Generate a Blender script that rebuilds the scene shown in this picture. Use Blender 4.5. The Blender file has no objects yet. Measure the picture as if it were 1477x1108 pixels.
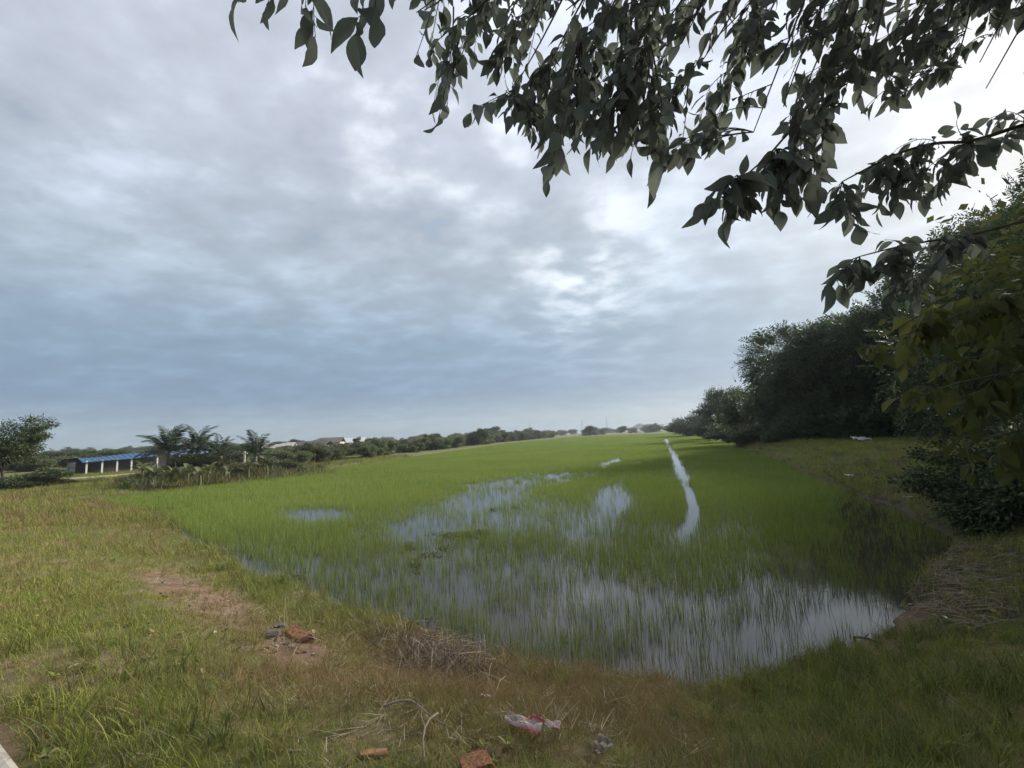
import bpy, math, random
import numpy as np
from mathutils import Vector, Matrix, Euler
random.seed(7); rng = np.random.default_rng(7)
scene = bpy.context.scene
col = scene.collection
RAD = math.radians

# ---------------------------------------------------------------- camera
F_PX, CX, CY, HC = 640., 738.5, 554., 2.8
PITCH, ROLL = RAD(6.6), RAD(-2.4)
_f = np.array([0, math.cos(PITCH), math.sin(PITCH)]); _r0 = np.array([1., 0, 0]); _u0 = np.cross(_r0, _f)
_r = _r0*math.cos(ROLL)+_u0*math.sin(ROLL); _u = -_r0*math.sin(ROLL)+_u0*math.cos(ROLL)
cam_d = bpy.data.cameras.new('camera'); cam = bpy.data.objects.new('camera', cam_d); col.objects.link(cam)
cam_d.sensor_width = 36; cam_d.lens = 36*F_PX/1477; cam_d.clip_start = 0.05; cam_d.clip_end = 6000
M = Matrix(((_r[0], _u[0], -_f[0], 0), (_r[1], _u[1], -_f[1], 0), (_r[2], _u[2], -_f[2], HC), (0, 0, 0, 1)))
cam.matrix_world = M
scene.camera = cam

def ray(x, y):
    d = _f+_r*((x-CX)/F_PX)-_u*((y-CY)/F_PX); return d/np.linalg.norm(d)
def at(x, y, z=0.):
    d = ray(x, y); return np.array([0, 0, HC])+d*((z-HC)/d[2])
def at_depth(x, y, dep):
    return np.array([0, 0, HC])+dep*(_f+_r*((x-CX)/F_PX)-_u*((y-CY)/F_PX))
def to_px(P):
    d = np.asarray(P, float)-np.array([0, 0, HC]); z = np.maximum(d@_f, 1e-3)
    return CX+F_PX*(d@_r)/z, CY-F_PX*(d@_u)/z

# ---------------------------------------------------------------- sky, sun, exposure
SUN_DIR = Vector(ray(1600, 110)).normalized()
elev = math.asin(SUN_DIR.z); azim = math.atan2(SUN_DIR.x, SUN_DIR.y)
class NT:
    def __init__(s, tree): s.t = tree
    def n(s, typ, **kw):
        nd = s.t.nodes.new(typ)
        for k, v in kw.items():
            if hasattr(nd, k): setattr(nd, k, v)
        return nd
    def link(s, a, b): s.t.links.new(a, b)
    def put(s, sock, v):
        if isinstance(v, bpy.types.NodeSocket): s.t.links.new(v, sock)
        elif v is not None: sock.default_value = v
    def math(s, op, a, b=None, c=None, clamp=False):
        nd = s.t.nodes.new('ShaderNodeMath'); nd.operation = op; nd.use_clamp = clamp
        for i, v in enumerate((a, b, c)): s.put(nd.inputs[i], v)
        return nd.outputs[0]
    def vmath(s, op, a, b=None):
        nd = s.t.nodes.new('ShaderNodeVectorMath'); nd.operation = op
        s.put(nd.inputs[0], a); s.put(nd.inputs[1], b)
        return nd.outputs['Value' if op == 'DOT_PRODUCT' else 'Vector']
    def noise(s, vec, scale, detail=5, rough=.55, dist=0., out=0):
        nd = s.t.nodes.new('ShaderNodeTexNoise'); s.put(nd.inputs['Vector'], vec)
        nd.inputs['Scale'].default_value = scale; nd.inputs['Detail'].default_value = detail
        nd.inputs['Roughness'].default_value = rough; nd.inputs['Distortion'].default_value = dist
        return nd.outputs[out]
    def ramp(s, fac, stops, interp='LINEAR'):
        nd = s.t.nodes.new('ShaderNodeValToRGB'); cr = nd.color_ramp; cr.interpolation = interp
        while len(cr.elements) < len(stops): cr.elements.new(.5)
        for e, (p, c) in zip(cr.elements, stops):
            e.position = p; e.color = (c, c, c, 1) if isinstance(c, (int, float)) else (*c, 1)
        s.put(nd.inputs[0], fac); return nd.outputs[0]
    def mix(s, fac, a, b, mode='MIX'):
        nd = s.t.nodes.new('ShaderNodeMix'); nd.data_type = 'RGBA'; nd.blend_type = mode
        s.put(nd.inputs[0], fac); 
        for i, v in ((6, a), (7, b)):
            s.put(nd.inputs[i], (*v, 1) if isinstance(v, tuple) and len(v) == 3 else v)
        return nd.outputs[2]
    def smooth(s, v, lo, hi):
        nd = s.t.nodes.new('ShaderNodeMapRange'); nd.interpolation_type = 'SMOOTHSTEP'
        s.put(nd.inputs[0], v); nd.inputs[1].default_value = lo; nd.inputs[2].default_value = hi
        return nd.outputs[0]

world = bpy.data.worlds.new('World'); scene.world = world; world.use_nodes = True
wt = world.node_tree; wt.nodes.clear(); w = NT(wt)
sky = w.n('ShaderNodeTexSky'); sky.sky_type = 'NISHITA'; sky.sun_disc = False
sky.sun_elevation = elev; sky.sun_rotation = azim; sky.air_density = 1.2; sky.dust_density = 1.5
tc = w.n('ShaderNodeTexCoord'); D = tc.outputs['Generated']
sep = w.n('ShaderNodeSeparateXYZ'); w.link(D, sep.inputs[0])
zc = w.math('ADD', w.math('MAXIMUM', sep.outputs[2], 0.), 0.17)
cmb = w.n('ShaderNodeCombineXYZ')
w.link(w.math('DIVIDE', sep.outputs[0], zc), cmb.inputs[0]); w.link(w.math('DIVIDE', sep.outputs[1], zc), cmb.inputs[1])
P = cmb.outputs[0]
rotn = w.n('ShaderNodeMapping'); w.link(P, rotn.inputs[0]); rotn.inputs['Rotation'].default_value = (0, 0, RAD(28)); rotn.inputs['Scale'].default_value = (.95, 1.1, 1)
rotn.inputs['Location'].default_value = (3.1, 1.7, 0)
n_big = w.noise(rotn.outputs[0], 1.2, 4, .45, 0.)
n_mid = w.noise(rotn.outputs[0], 4.2, 6, .5, 0.)
n_fine = w.noise(P, 12., 5, .55, 0.)
zz = w.math('MAXIMUM', sep.outputs[2], 0.)
deck = w.ramp(zz, [(0., (.30, .385, .445)), (.05, (.24, .335, .435)), (.10, (.18, .27, .405)), (.20, (.25, .345, .455)),
                   (.34, (.40, .475, .555)), (.55, (.56, .61, .705)), (.8, (.58, .625, .715)), (1., (.58, .62, .70))])
mott = w.math('ADD', w.math('MULTIPLY', n_big, .7), w.math('MULTIPLY', n_mid, .95))
mott = w.math('ADD', mott, w.math('MULTIPLY', n_fine, .32))           # mean about .98
amp = w.smooth(zz, .02, .5)
mm = w.math('MULTIPLY', w.math('SUBTRACT', mott, .98), w.math('ADD', w.math('MULTIPLY', amp, .6), .42))
gain = w.math('ADD', w.math('MULTIPLY', mm, .8), w.math('MULTIPLY', w.math('MAXIMUM', mm, 0.), .7)); gain = w.math('ADD', gain, .98)
gain = w.math('MAXIMUM', gain, .55)
deckc = w.vmath('MULTIPLY', deck, None)
vm = deckc.node; w.link(gain, vm.inputs[1])
# forward scattering of the hidden sun through thin cloud
sdot = w.math('MAXIMUM', w.vmath('DOT_PRODUCT', D, tuple(Vector(ray(1400, 60)))), 0.)
glow = w.math('ADD', w.math('MULTIPLY', w.math('POWER', sdot, 5.), .13), w.math('MULTIPLY', w.math('POWER', sdot, 30.), .05))
glow = w.math('MULTIPLY', glow, w.math('ADD', w.math('MULTIPLY', n_mid, .9), .55))
# a thin place in the deck where light comes through
bdot = w.math('MAXIMUM', w.vmath('DOT_PRODUCT', D, tuple(Vector(ray(840, 385)))), 0.)
thin = w.math('MULTIPLY', w.math('POWER', bdot, 110.), w.smooth(n_mid, .42, .66))
bdot2 = w.math('MAXIMUM', w.vmath('DOT_PRODUCT', D, tuple(Vector(ray(610, 130)))), 0.)
thin = w.math('ADD', w.math('MULTIPLY', thin, .38), w.math('MULTIPLY', w.math('POWER', bdot2, 60.), w.math('MULTIPLY', w.smooth(n_mid, .48, .7), .35)))
add = w.mix(1., deckc, w.mix(1., w.mix(1., (1., .955, .89), glow, 'MULTIPLY'), w.mix(1., (1., .96, .88), thin, 'MULTIPLY'), 'ADD'), 'ADD')
ten = w.vmath('SCALE', add); ten.node.inputs['Scale'].default_value = 5.15
gap = w.math('MULTIPLY', w.math('SUBTRACT', 1., w.smooth(mott, .55, .78)), w.smooth(zz, .25, .5))
fin = w.mix(w.math('MULTIPLY', gap, .7), ten, sky.outputs[0])
fin2 = w.mix(.06, fin, sky.outputs[0])
bg = w.n('ShaderNodeBackground'); w.link(fin2, bg.inputs[0]); bg.inputs[1].default_value = 0.05
wo = w.n('ShaderNodeOutputWorld'); w.link(bg.outputs[0], wo.inputs[0])

sun_d = bpy.data.lights.new('sun', 'SUN'); sun_d.energy = 1.5; sun_d.angle = RAD(14); sun_d.color = (1, .95, .86)
sun = bpy.data.objects.new('sun', sun_d); col.objects.link(sun)
sun.rotation_euler = (-SUN_DIR).to_track_quat('-Z', 'Y').to_euler(); sun.location = (20, -5, 30)
scene.view_settings.view_transform = 'Standard'; scene.view_settings.look = 'None'
scene.view_settings.exposure = 2.12; scene.view_settings.gamma = 1
scene.view_settings.use_curve_mapping = False
cy = scene.cycles; cy.use_denoising = True; cy.max_bounces = 8; cy.diffuse_bounces = 3; cy.glossy_bounces = 3
cy.transmission_bounces = 4; cy.transparent_max_bounces = 8; cy.caustics_reflective = False; cy.caustics_refractive = False
cy.sample_clamp_indirect = 4; cy.volume_bounces = 0

# ---------------------------------------------------------------- helpers
def tag(o, label=None, cat=None, group=None, kind=None):
    if label: o['label'] = label
    if cat: o['category'] = cat
    if group: o['group'] = group
    if kind: o['kind'] = kind
    return o
def mesh_np(name, V, faces, mat=None, smooth=False, flist=None):
    """faces: (N,3) / (N,4) arrays (list of them)"""
    me = bpy.data.meshes.new(name)
    if isinstance(faces, np.ndarray): faces = [faces]
    V = np.asarray(V, np.float32)
    me.vertices.add(len(V)); me.vertices.foreach_set('co', V.ravel())
    tot = sum(f.size for f in faces); nf = sum(len(f) for f in faces)
    me.loops.add(tot); me.polygons.add(nf)
    me.loops.foreach_set('vertex_index', np.concatenate([f.ravel() for f in faces]).astype(np.int32))
    sizes = np.concatenate([np.full(len(f), f.shape[1]) for f in faces]).astype(np.int32)
    st = np.concatenate([[0], np.cumsum(sizes)[:-1]]).astype(np.int32)
    me.polygons.foreach_set('loop_start', st)
    me.polygons.foreach_set('use_smooth', np.full(nf, bool(smooth)))
    me.update(calc_edges=True); me.validate()
    if mat is not None: me.materials.append(mat)
    return me
def link(name, me, parent=None, loc=None):
    o = bpy.data.objects.new(name, me); col.objects.link(o)
    if parent is not None: o.parent = parent
    if loc is not None: o.location = loc
    return o
def empty(name, loc, rz=0., sc=1.):
    o = bpy.data.objects.new(name, None); col.objects.link(o); o.empty_display_size = .2
    o.location = loc; o.rotation_euler = (0, 0, rz); o.scale = (sc,)*3
    return o
class MB:
    """collects shapes for one mesh"""
    def __init__(s): s.V = []; s.F = {3: [], 4: []}; s.n = 0
    def add(s, V, F):
        F = np.asarray(F, np.int64); s.V.append(np.asarray(V, float)); s.F[F.shape[1]].append(F+s.n); s.n += len(V)
    def box(s, c, size, rz=0., rx=0., ry=0.):
        x, y, z = [v/2 for v in size]
        V = np.array([(-x,-y,-z),(x,-y,-z),(x,y,-z),(-x,y,-z),(-x,-y,z),(x,-y,z),(x,y,z),(-x,y,z)])
        R = np.array(Euler((rx, ry, rz)).to_matrix()); V = V@R.T+np.array(c)
        s.add(V, [(0,3,2,1),(4,5,6,7),(0,1,5,4),(1,2,6,5),(2,3,7,6),(3,0,4,7)])
    def tube(s, pts, radii, k=6, cap=True):
        pts = np.asarray(pts, float); n = len(pts); V = []
        t0 = None
        for i in range(n):
            t = pts[min(i+1, n-1)]-pts[max(i-1, 0)]; t = t/(np.linalg.norm(t)+1e-9)
            a = np.array([0, 0, 1.]) if abs(t[2]) < .9 else np.array([1., 0, 0])
            if t0 is None: e1 = np.cross(t, a)
            else: e1 = t0-t*(t0@t)
            e1 /= np.linalg.norm(e1)+1e-9; t0 = e1; e2 = np.cross(t, e1)
            an = np.arange(k)*2*math.pi/k
            V.append(pts[i]+radii[i]*(np.cos(an)[:, None]*e1+np.sin(an)[:, None]*e2))
        V = np.concatenate(V); F = []
        for i in range(n-1):
            for j in range(k):
                F.append((i*k+j, i*k+(j+1) % k, (i+1)*k+(j+1) % k, (i+1)*k+j))
        s.add(V, F)
        if cap:
            c = pts[-1]; base = (n-1)*k
            s.add(np.vstack([V[base:], c]), [(j, (j+1) % k, k) for j in range(k)])
    def build(s, name, mat, parent=None, smooth=False):
        return link(name, s.mesh(name, mat, smooth), parent)
    def mesh(s, name, mat, smooth=False):
        fs = [np.concatenate(s.F[k]) for k in (3, 4) if s.F[k]]
        return mesh_np(name, np.concatenate(s.V), fs, mat, smooth)

def material(name, fn, rough=.8, spec=.3, trans=0., bump=None):
    m = bpy.data.materials.new(name); m.use_nodes = True; t = m.node_tree; t.nodes.clear(); s = NT(t)
    out = s.n('ShaderNodeOutputMaterial'); p = s.n('ShaderNodeBsdfPrincipled')
    p.inputs['Roughness'].default_value = rough; p.inputs['Specular IOR Level'].default_value = spec
    c = fn(s) if callable(fn) else (*fn, 1)
    s.put(p.inputs['Base Color'], c)
    sh = p.outputs[0]
    if bump:
        b = s.n('ShaderNodeBump'); b.inputs['Strength'].default_value = bump[1]; b.inputs['Distance'].default_value = bump[2]
        s.put(b.inputs['Height'], bump[0](s)); s.link(b.outputs[0], p.inputs['Normal'])
    if trans:
        tr = s.n('ShaderNodeBsdfTranslucent'); s.put(tr.inputs[0], c)
        mx = s.n('ShaderNodeMixShader'); mx.inputs[0].default_value = trans
        s.link(sh, mx.inputs[1]); s.link(tr.outputs[0], mx.inputs[2]); sh = mx.outputs[0]
    s.link(sh, out.inputs[0])
    return m
def pos(s): return s.n('ShaderNodeNewGeometry').outputs['Position']
def objc(s): return s.n('ShaderNodeTexCoord').outputs['Object']
def rnd(s): return s.n('ShaderNodeObjectInfo').outputs['Random']
def island(s): return s.n('ShaderNodeNewGeometry').outputs['Random Per Island']
def plain(name, c, rough=.8, var=.25, scale=6., spec=.3, bumpd=.004):
    d = tuple(x*(1-var) for x in c); l = tuple(min(1, x*(1+var)) for x in c)
    return material(name, lambda s: s.mix(s.noise(objc(s), scale, 6, .65), d, l), rough, spec, bump=(lambda s: s.noise(objc(s), scale*5, 4, .6), .5, bumpd))
def leafmat(name, cols, trans=.3, rough=.55, spec=.35):
    """cols: dark, mid, light"""
    def fn(s):
        r = s.math('ADD', s.math('MULTIPLY', island(s), .6), s.math('MULTIPLY', s.noise(pos(s), .35, 3), .55))
        return s.ramp(s.math('SUBTRACT', r, .08), [(0., cols[0]), (.5, cols[1]), (1., cols[2])])
    return material(name, fn, rough, spec, trans)

_TAB = {}
def fnoise(x, y, seed=0, octs=4, scale=1.):
    """value noise in numpy"""
    T = _TAB.setdefault(seed, np.random.default_rng(seed).random((64, 64)) if seed not in _TAB else None); out = np.zeros_like(x, float); a = 1.; tot = 0; f = scale
    for o in range(octs):
        xx = x*f+o*17.3; yy = y*f+o*9.1; xi = np.floor(xx).astype(int); yi = np.floor(yy).astype(int); u = xx-xi; v = yy-yi
        u = u*u*(3-2*u); v = v*v*(3-2*v)
        g = lambda i, j: T[(xi+i) % 64, (yi+j) % 64]
        out += a*((g(0,0)*(1-u)+g(1,0)*u)*(1-v)+(g(0,1)*(1-u)+g(1,1)*u)*v); tot += a; a *= .5; f *= 2.03
    return out/tot
def sstep(a, b, x):
    t = np.clip((x-a)/(b-a), 0, 1); return t*t*(3-2*t)

# ---------------------------------------------------------------- ground, water, road
POLY = np.array([(-25, 26.5), (-22, 41), (-17.5, 66), (-1, 165), (38, 300), (112, 292), (57, 133), (26.3, 50.5), (19.4, 32.6), (14.2, 20.6),
                 (11.9, 14.4), (9.9, 10.6), (7.2, 8.3), (4.7, 6.2), (3.1, 5.5), (1.7, 5.0), (1.0, 5.3), (-.7, 6.1), (-2, 7.1), (-2.9, 7.8),
                 (-4.3, 9.1), (-6.3, 10.6), (-8.8, 13), (-16, 20.2)], float)
def sdist(x, y):
    p = np.stack([x, y], -1); d = np.full(x.shape, 1e9); ins = np.zeros(x.shape, bool)
    n = len(POLY)
    for i in range(n):
        a = POLY[i]; b = POLY[(i+1) % n]; e = b-a; q = p-a
        t = np.clip((q@e)/(e@e), 0, 1); dd = q-t[..., None]*e
        d = np.minimum(d, np.sqrt((dd**2).sum(-1)))
        c = (a[1] > y) != (b[1] > y)
        xin = (b[0]-a[0])*(y-a[1])/(b[1]-a[1]+1e-12)+a[0]
        ins ^= c & (x < xin)
    return np.where(ins, -d, d)
ROAD_A, ROAD_D = np.array(at(2, 1040, 1.3)[:2]), None
_b = np.array(at(34, 1108, 1.3)[:2]); ROAD_D = (_b-ROAD_A)/np.linalg.norm(_b-ROAD_A); ROAD_N = np.array([ROAD_D[1], -ROAD_D[0]])
if ROAD_N@(-np.array([0, 3.])) < 0: ROAD_N = -ROAD_N     # points away from the field
def road_side(x, y): return (x-ROAD_A[0])*ROAD_N[0]+(y-ROAD_A[1])*ROAD_N[1]
def height(x, y):
    x = np.asarray(x, float); y = np.asarray(y, float)
    sd = sdist(x, y)+(fnoise(x, y, 3, 3, .9)-.5)*.55*sstep(60, 10, np.hypot(x, y))
    Pl = .32+.98*np.exp(-.5*((x/13)**2+(y/8.5)**2))+.75*sstep(6, 11, x)*sstep(3, 9, y)*sstep(140, 60, y)
    rise = .16*sstep(0, .25, sd)+.84*sstep(0., 3.7, sd)
    land = Pl*rise
    land = land+(fnoise(x, y, 11, 4, .55)-.5)*.16*sstep(.3, 2.5, sd)+(fnoise(x, y, 12, 3, 3.)-.5)*.05*sstep(.1, .8, sd)
    # low bund round the far field
    far = sstep(22, 40, np.hypot(x, y))
    land = land+far*.18*np.exp(-((sd-1.2)/.8)**2)
    wet = -.10-.22*sstep(0, 1.2, -sd)
    z = np.where(sd > 0, land-.02*sstep(.2, 0, sd), wet)
    # road bed
    rs = road_side(x, y); k = sstep(-.9, 0, rs)
    return z*(1-k)+1.26*k

def gcoord(n, near, far):
    u = np.linspace(-1, 1, n); k = math.asinh(far/near*2) ; return np.sinh(u*k)/math.sinh(k)*far
gx = gcoord(620, 5., 1300.); gy = gcoord(620, 5., 1300.)+5.
GX, GY = np.meshgrid(gx, gy)
GZ = height(GX, GY)
N = len(gx); idx = np.arange(N*N).reshape(N, N)
GF = np.stack([idx[:-1, :-1], idx[:-1, 1:], idx[1:, 1:], idx[1:, :-1]], -1).reshape(-1, 4)
def ground_col(s):
    p = pos(s)
    a = s.noise(p, .6, 6, .6); b = s.noise(p, 4., 6, .65); c = s.noise(p, 28., 4, .7)
    dirt = s.mix(b, (.16, .098, .06), (.28, .185, .12))
    dirt = s.mix(s.smooth(c, .5, .75), dirt, (.36, .29, .21))
    grassy = s.mix(b, (.075, .085, .03), (.15, .14, .055))
    far = s.mix(s.noise(p, .05, 5, .6), (.10, .12, .045), (.17, .155, .07))
    sp = s.n('ShaderNodeSeparateXYZ'); s.link(p, sp.inputs[0])
    ln = s.n('ShaderNodeVectorMath'); ln.operation = 'LENGTH'; s.link(p, ln.inputs[0])
    cc = s.mix(s.smooth(a, .34, .54), dirt, grassy)
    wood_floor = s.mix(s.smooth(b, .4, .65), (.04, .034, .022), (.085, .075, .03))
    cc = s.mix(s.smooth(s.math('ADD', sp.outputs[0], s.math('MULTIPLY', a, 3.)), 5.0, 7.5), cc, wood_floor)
    at_ = s.n('ShaderNodeAttribute'); at_.attribute_name = 'bare'
    cc = s.mix(s.math('MULTIPLY', at_.outputs['Fac'], s.smooth(sp.outputs[0], 6.5, 4.5)), cc, s.mix(s.smooth(b, .3, .7), (.115, .07, .045), (.22, .145, .095)))
    cc = s.mix(s.smooth(ln.outputs['Value'], 22., 40.), cc, far)
    mud = s.mix(b, (.055, .042, .028), (.12, .09, .06))
    return s.mix(s.smooth(sp.outputs[2], -.02, .14), mud, cc)
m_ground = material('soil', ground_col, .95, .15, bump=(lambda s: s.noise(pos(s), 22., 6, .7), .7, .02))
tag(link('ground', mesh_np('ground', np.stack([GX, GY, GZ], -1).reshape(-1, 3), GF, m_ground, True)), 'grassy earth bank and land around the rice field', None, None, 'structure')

def water_mat():
    m = material('paddy_water', lambda s: s.mix(s.noise(pos(s), .5, 5), (.026, .023, .016), (.045, .038, .026)), .06, .5,
                 bump=(lambda s: s.noise(pos(s), 7., 4, .5), .10, .01))
    return m
wx = np.concatenate([np.linspace(-60, 140, 41)]); wy = np.linspace(2, 320, 61); WX, WY = np.meshgrid(wx, wy)
wi = np.arange(WX.size).reshape(WX.shape); WF = np.stack([wi[:-1, :-1], wi[:-1, 1:], wi[1:, 1:], wi[1:, :-1]], -1).reshape(-1, 4)
cxy = np.stack([WX, WY], -1); cen = (cxy[:-1, :-1]+cxy[1:, 1:])/2; keep = (sdist(cen[..., 0], cen[..., 1]) < 6).ravel()
tag(link('water', mesh_np('water', np.stack([WX, WY, np.zeros_like(WX)], -1).reshape(-1, 3), WF[keep], water_mat())), 'shallow muddy water standing in the flooded rice field', None, None, 'structure')

# concrete road edge beside the camera
m_conc = material('concrete', lambda s: s.mix(s.noise(pos(s), 9., 7, .7), (.30, .27, .23), (.46, .42, .36)), .9, .2, bump=(lambda s: s.noise(pos(s), 60., 5, .7), .6, .004))
mb = MB(); L = 60; nseg = 90; ts = np.linspace(-25, 35, nseg)
edge = (fnoise(ts*2.2, ts*0, 5, 4, 1.)-.5)*.16
prof = [(0., 1.10), (0., 1.285), (.03, 1.305), (3.4, 1.33), (3.43, 1.1)]
V = []
for t, e in zip(ts, edge):
    for k, (d, z) in enumerate(prof):
        q = ROAD_A+ROAD_D*t*-1+ROAD_N*(d+(e if k < 3 else 0)); V.append((q[0], q[1], z))
K = len(prof); Fq = [(i*K+j, i*K+j+1, (i+1)*K+j+1, (i+1)*K+j) for i in range(nseg-1) for j in range(K-1)]
mb.add(V, Fq); o = mb.build('road', m_conc); tag(o, 'broken pale concrete edge of the road beside the grass', None, None, 'structure')

# ---------------------------------------------------------------- scatter (stuff)
def library(name, meshes):
    c = bpy.data.collections.new(name)
    for i, me in enumerate(meshes):
        c.objects.link(bpy.data.objects.new('%s_%02d' % (name, i), me))
    return c
def scatter(name, pts, rot, scl, ids, lib):
    n = len(pts); me = bpy.data.meshes.new(name); me.vertices.add(n); me.vertices.foreach_set('co', np.asarray(pts, np.float32).ravel())
    for nm, typ, key, dat in (('rot', 'FLOAT_VECTOR', 'vector', rot), ('scl', 'FLOAT_VECTOR', 'vector', scl), ('pick', 'INT', 'value', ids)):
        a = me.attributes.new(nm, typ, 'POINT'); a.data.foreach_set(key, np.asarray(dat, np.int32 if typ == 'INT' else np.float32).ravel())
    o = link(name, me)
    g = bpy.data.node_groups.new(name, 'GeometryNodeTree')
    g.interface.new_socket('Geometry', in_out='INPUT', socket_type='NodeSocketGeometry'); g.interface.new_socket('Geometry', in_out='OUTPUT', socket_type='NodeSocketGeometry')
    gi = g.nodes.new('NodeGroupInput'); go = g.nodes.new('NodeGroupOutput'); ip = g.nodes.new('GeometryNodeInstanceOnPoints'); ci = g.nodes.new('GeometryNodeCollectionInfo')
    ci.inputs['Collection'].default_value = lib; ci.inputs['Separate Children'].default_value = True; ci.inputs['Reset Children'].default_value = True
    g.links.new(gi.outputs[0], ip.inputs['Points']); g.links.new(ci.outputs[0], ip.inputs['Instance']); ip.inputs['Pick Instance'].default_value = True
    for nm, dt, sock in (('pick', 'INT', 'Instance Index'), ('rot', 'FLOAT_VECTOR', 'Rotation'), ('scl', 'FLOAT_VECTOR', 'Scale')):
        na = g.nodes.new('GeometryNodeInputNamedAttribute'); na.data_type = dt; na.inputs['Name'].default_value = nm
        g.links.new(na.outputs['Attribute'], ip.inputs[sock])
    g.links.new(ip.outputs[0], go.inputs[0])
    md = o.modifiers.new('scatter', 'NODES'); md.node_group = g
    return o
def blades(n, r, h0, h1, wid, lean, curl, rg, segs=3, flat=0.):
    """a tuft of n curved tapering blades"""
    Vs, Fs = [], []; c = 0
    for i in range(n):
        a = rg.uniform(0, 2*math.pi); rr = r*math.sqrt(rg.random()); b = np.array([rr*math.cos(a), rr*math.sin(a), 0])
        h = rg.uniform(h0, h1); az = rg.uniform(0, 2*math.pi); d = np.array([math.cos(az), math.sin(az), 0]); sd = np.array([-d[1], d[0], 0])
        tw = rg.uniform(0, math.pi); sd = sd*math.cos(tw)+d*math.sin(tw)*.5; sd /= np.linalg.norm(sd)
        ln = abs(rg.normal(0, lean))+flat; ww = wid*rg.uniform(.7, 1.3); cu = curl*rg.uniform(.4, 1.5)
        p = b.copy(); ang = ln; L = h/segs
        for k in range(segs+1):
            wk = ww*(1-(k/segs)**1.6)
            if k < segs: Vs += [p-sd*wk/2, p+sd*wk/2]
            else: Vs += [p]
            ang2 = min(ang+cu*k/segs, 2.2); p = p+L*(d*math.sin(ang2)+np.array([0, 0, math.cos(ang2)]))
        for k in range(segs-1):
            q = c+2*k; Fs += [(q, q+1, q+3), (q, q+3, q+2)]
        q = c+2*(segs-1); Fs.append((q, q+1, q+2)); c += 2*segs+1
    return np.array(Vs), np.array(Fs)
def jgrid(x0, x1, y0, y1, step, rg):
    xs = np.arange(x0, x1, step); ys = np.arange(y0, y1, step); X, Y = np.meshgrid(xs, ys); n = X.size
    return X.ravel()+rg.uniform(-.5, .5, n)*step, Y.ravel()+rg.uniform(-.5, .5, n)*step
def place(x, y, z, lib_n, smin, smax, rg, tilt=.12, vert=None):
    n = len(x); s = rg.uniform(smin, smax, n) if np.isscalar(smin) else smin*rg.uniform(.8, 1.2, n)
    rot = np.stack([rg.normal(0, tilt, n), rg.normal(0, tilt, n), rg.uniform(0, 6.283, n)], -1)
    scl = np.stack([s, s, s if vert is None else s*vert], -1)
    return np.stack([x, y, z], -1), rot, scl, rg.integers(0, lib_n, n)

# ---- rice
def rice_col(s):
    p = pos(s); r = island(s)
    a = s.math('ADD', s.math('MULTIPLY', r, .5), s.math('MULTIPLY', s.noise(p, .12, 6, .65), .75))
    return s.ramp(s.math('SUBTRACT', a, .12), [(0., (.11, .165, .026)), (.5, (.21, .28, .05)), (1., (.33, .37, .10))])
m_rice = material('rice_leaf', rice_col, .55, .3, .38)
def backlit_col(s):  # near blades coloured darker as if backlit, easing into the field green
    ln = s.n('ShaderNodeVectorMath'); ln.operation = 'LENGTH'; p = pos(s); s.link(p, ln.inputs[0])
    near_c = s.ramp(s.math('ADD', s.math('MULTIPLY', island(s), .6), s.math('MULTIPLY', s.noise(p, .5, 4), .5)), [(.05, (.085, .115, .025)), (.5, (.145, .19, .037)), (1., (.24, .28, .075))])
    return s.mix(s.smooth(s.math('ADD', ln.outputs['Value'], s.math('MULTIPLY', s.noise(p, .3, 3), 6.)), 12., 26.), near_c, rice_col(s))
m_rice_backlit = material('backlit_rice_leaf', backlit_col, .55, .3, .36)
rice_near = library('rice_clump', [mesh_np('rice_clump', *blades(8, .075, .16, .37, .0055, .12, .35, rng, 3), m_rice_backlit) for _ in range(8)])
rice_mid = library('rice_tuft', [mesh_np('rice_tuft', *blades(46, .30, .15, .29, .011, .14, .35, rng, 2), m_rice) for _ in range(6)])
rice_far = library('rice_patch', [mesh_np('rice_patch', *blades(170, 1.1, .16, .30, .03, .16, .35, rng, 2), m_rice) for _ in range(5)])
def ell(px, py, cx, cy, rx, ry, rot=0.):
    c, s = math.cos(RAD(rot)), math.sin(RAD(rot)); dx, dy = px-cx, py-cy
    return np.exp(-(((dx*c+dy*s)/rx)**2+((-dx*s+dy*c)/ry)**2)**1.5)
def seg_d(px, py, pts):
    d = np.full(px.shape, 1e9); tt = np.zeros(px.shape)
    for (a, b) in zip(pts[:-1], pts[1:]):
        a = np.array(a, float); b = np.array(b, float); e = b-a; q = np.stack([px, py], -1)-a; t = np.clip((q@e)/(e@e), 0, 1)
        dd = np.sqrt(((q-t[..., None]*e)**2).sum(-1)); d = np.minimum(d, dd)
    return d
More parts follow.
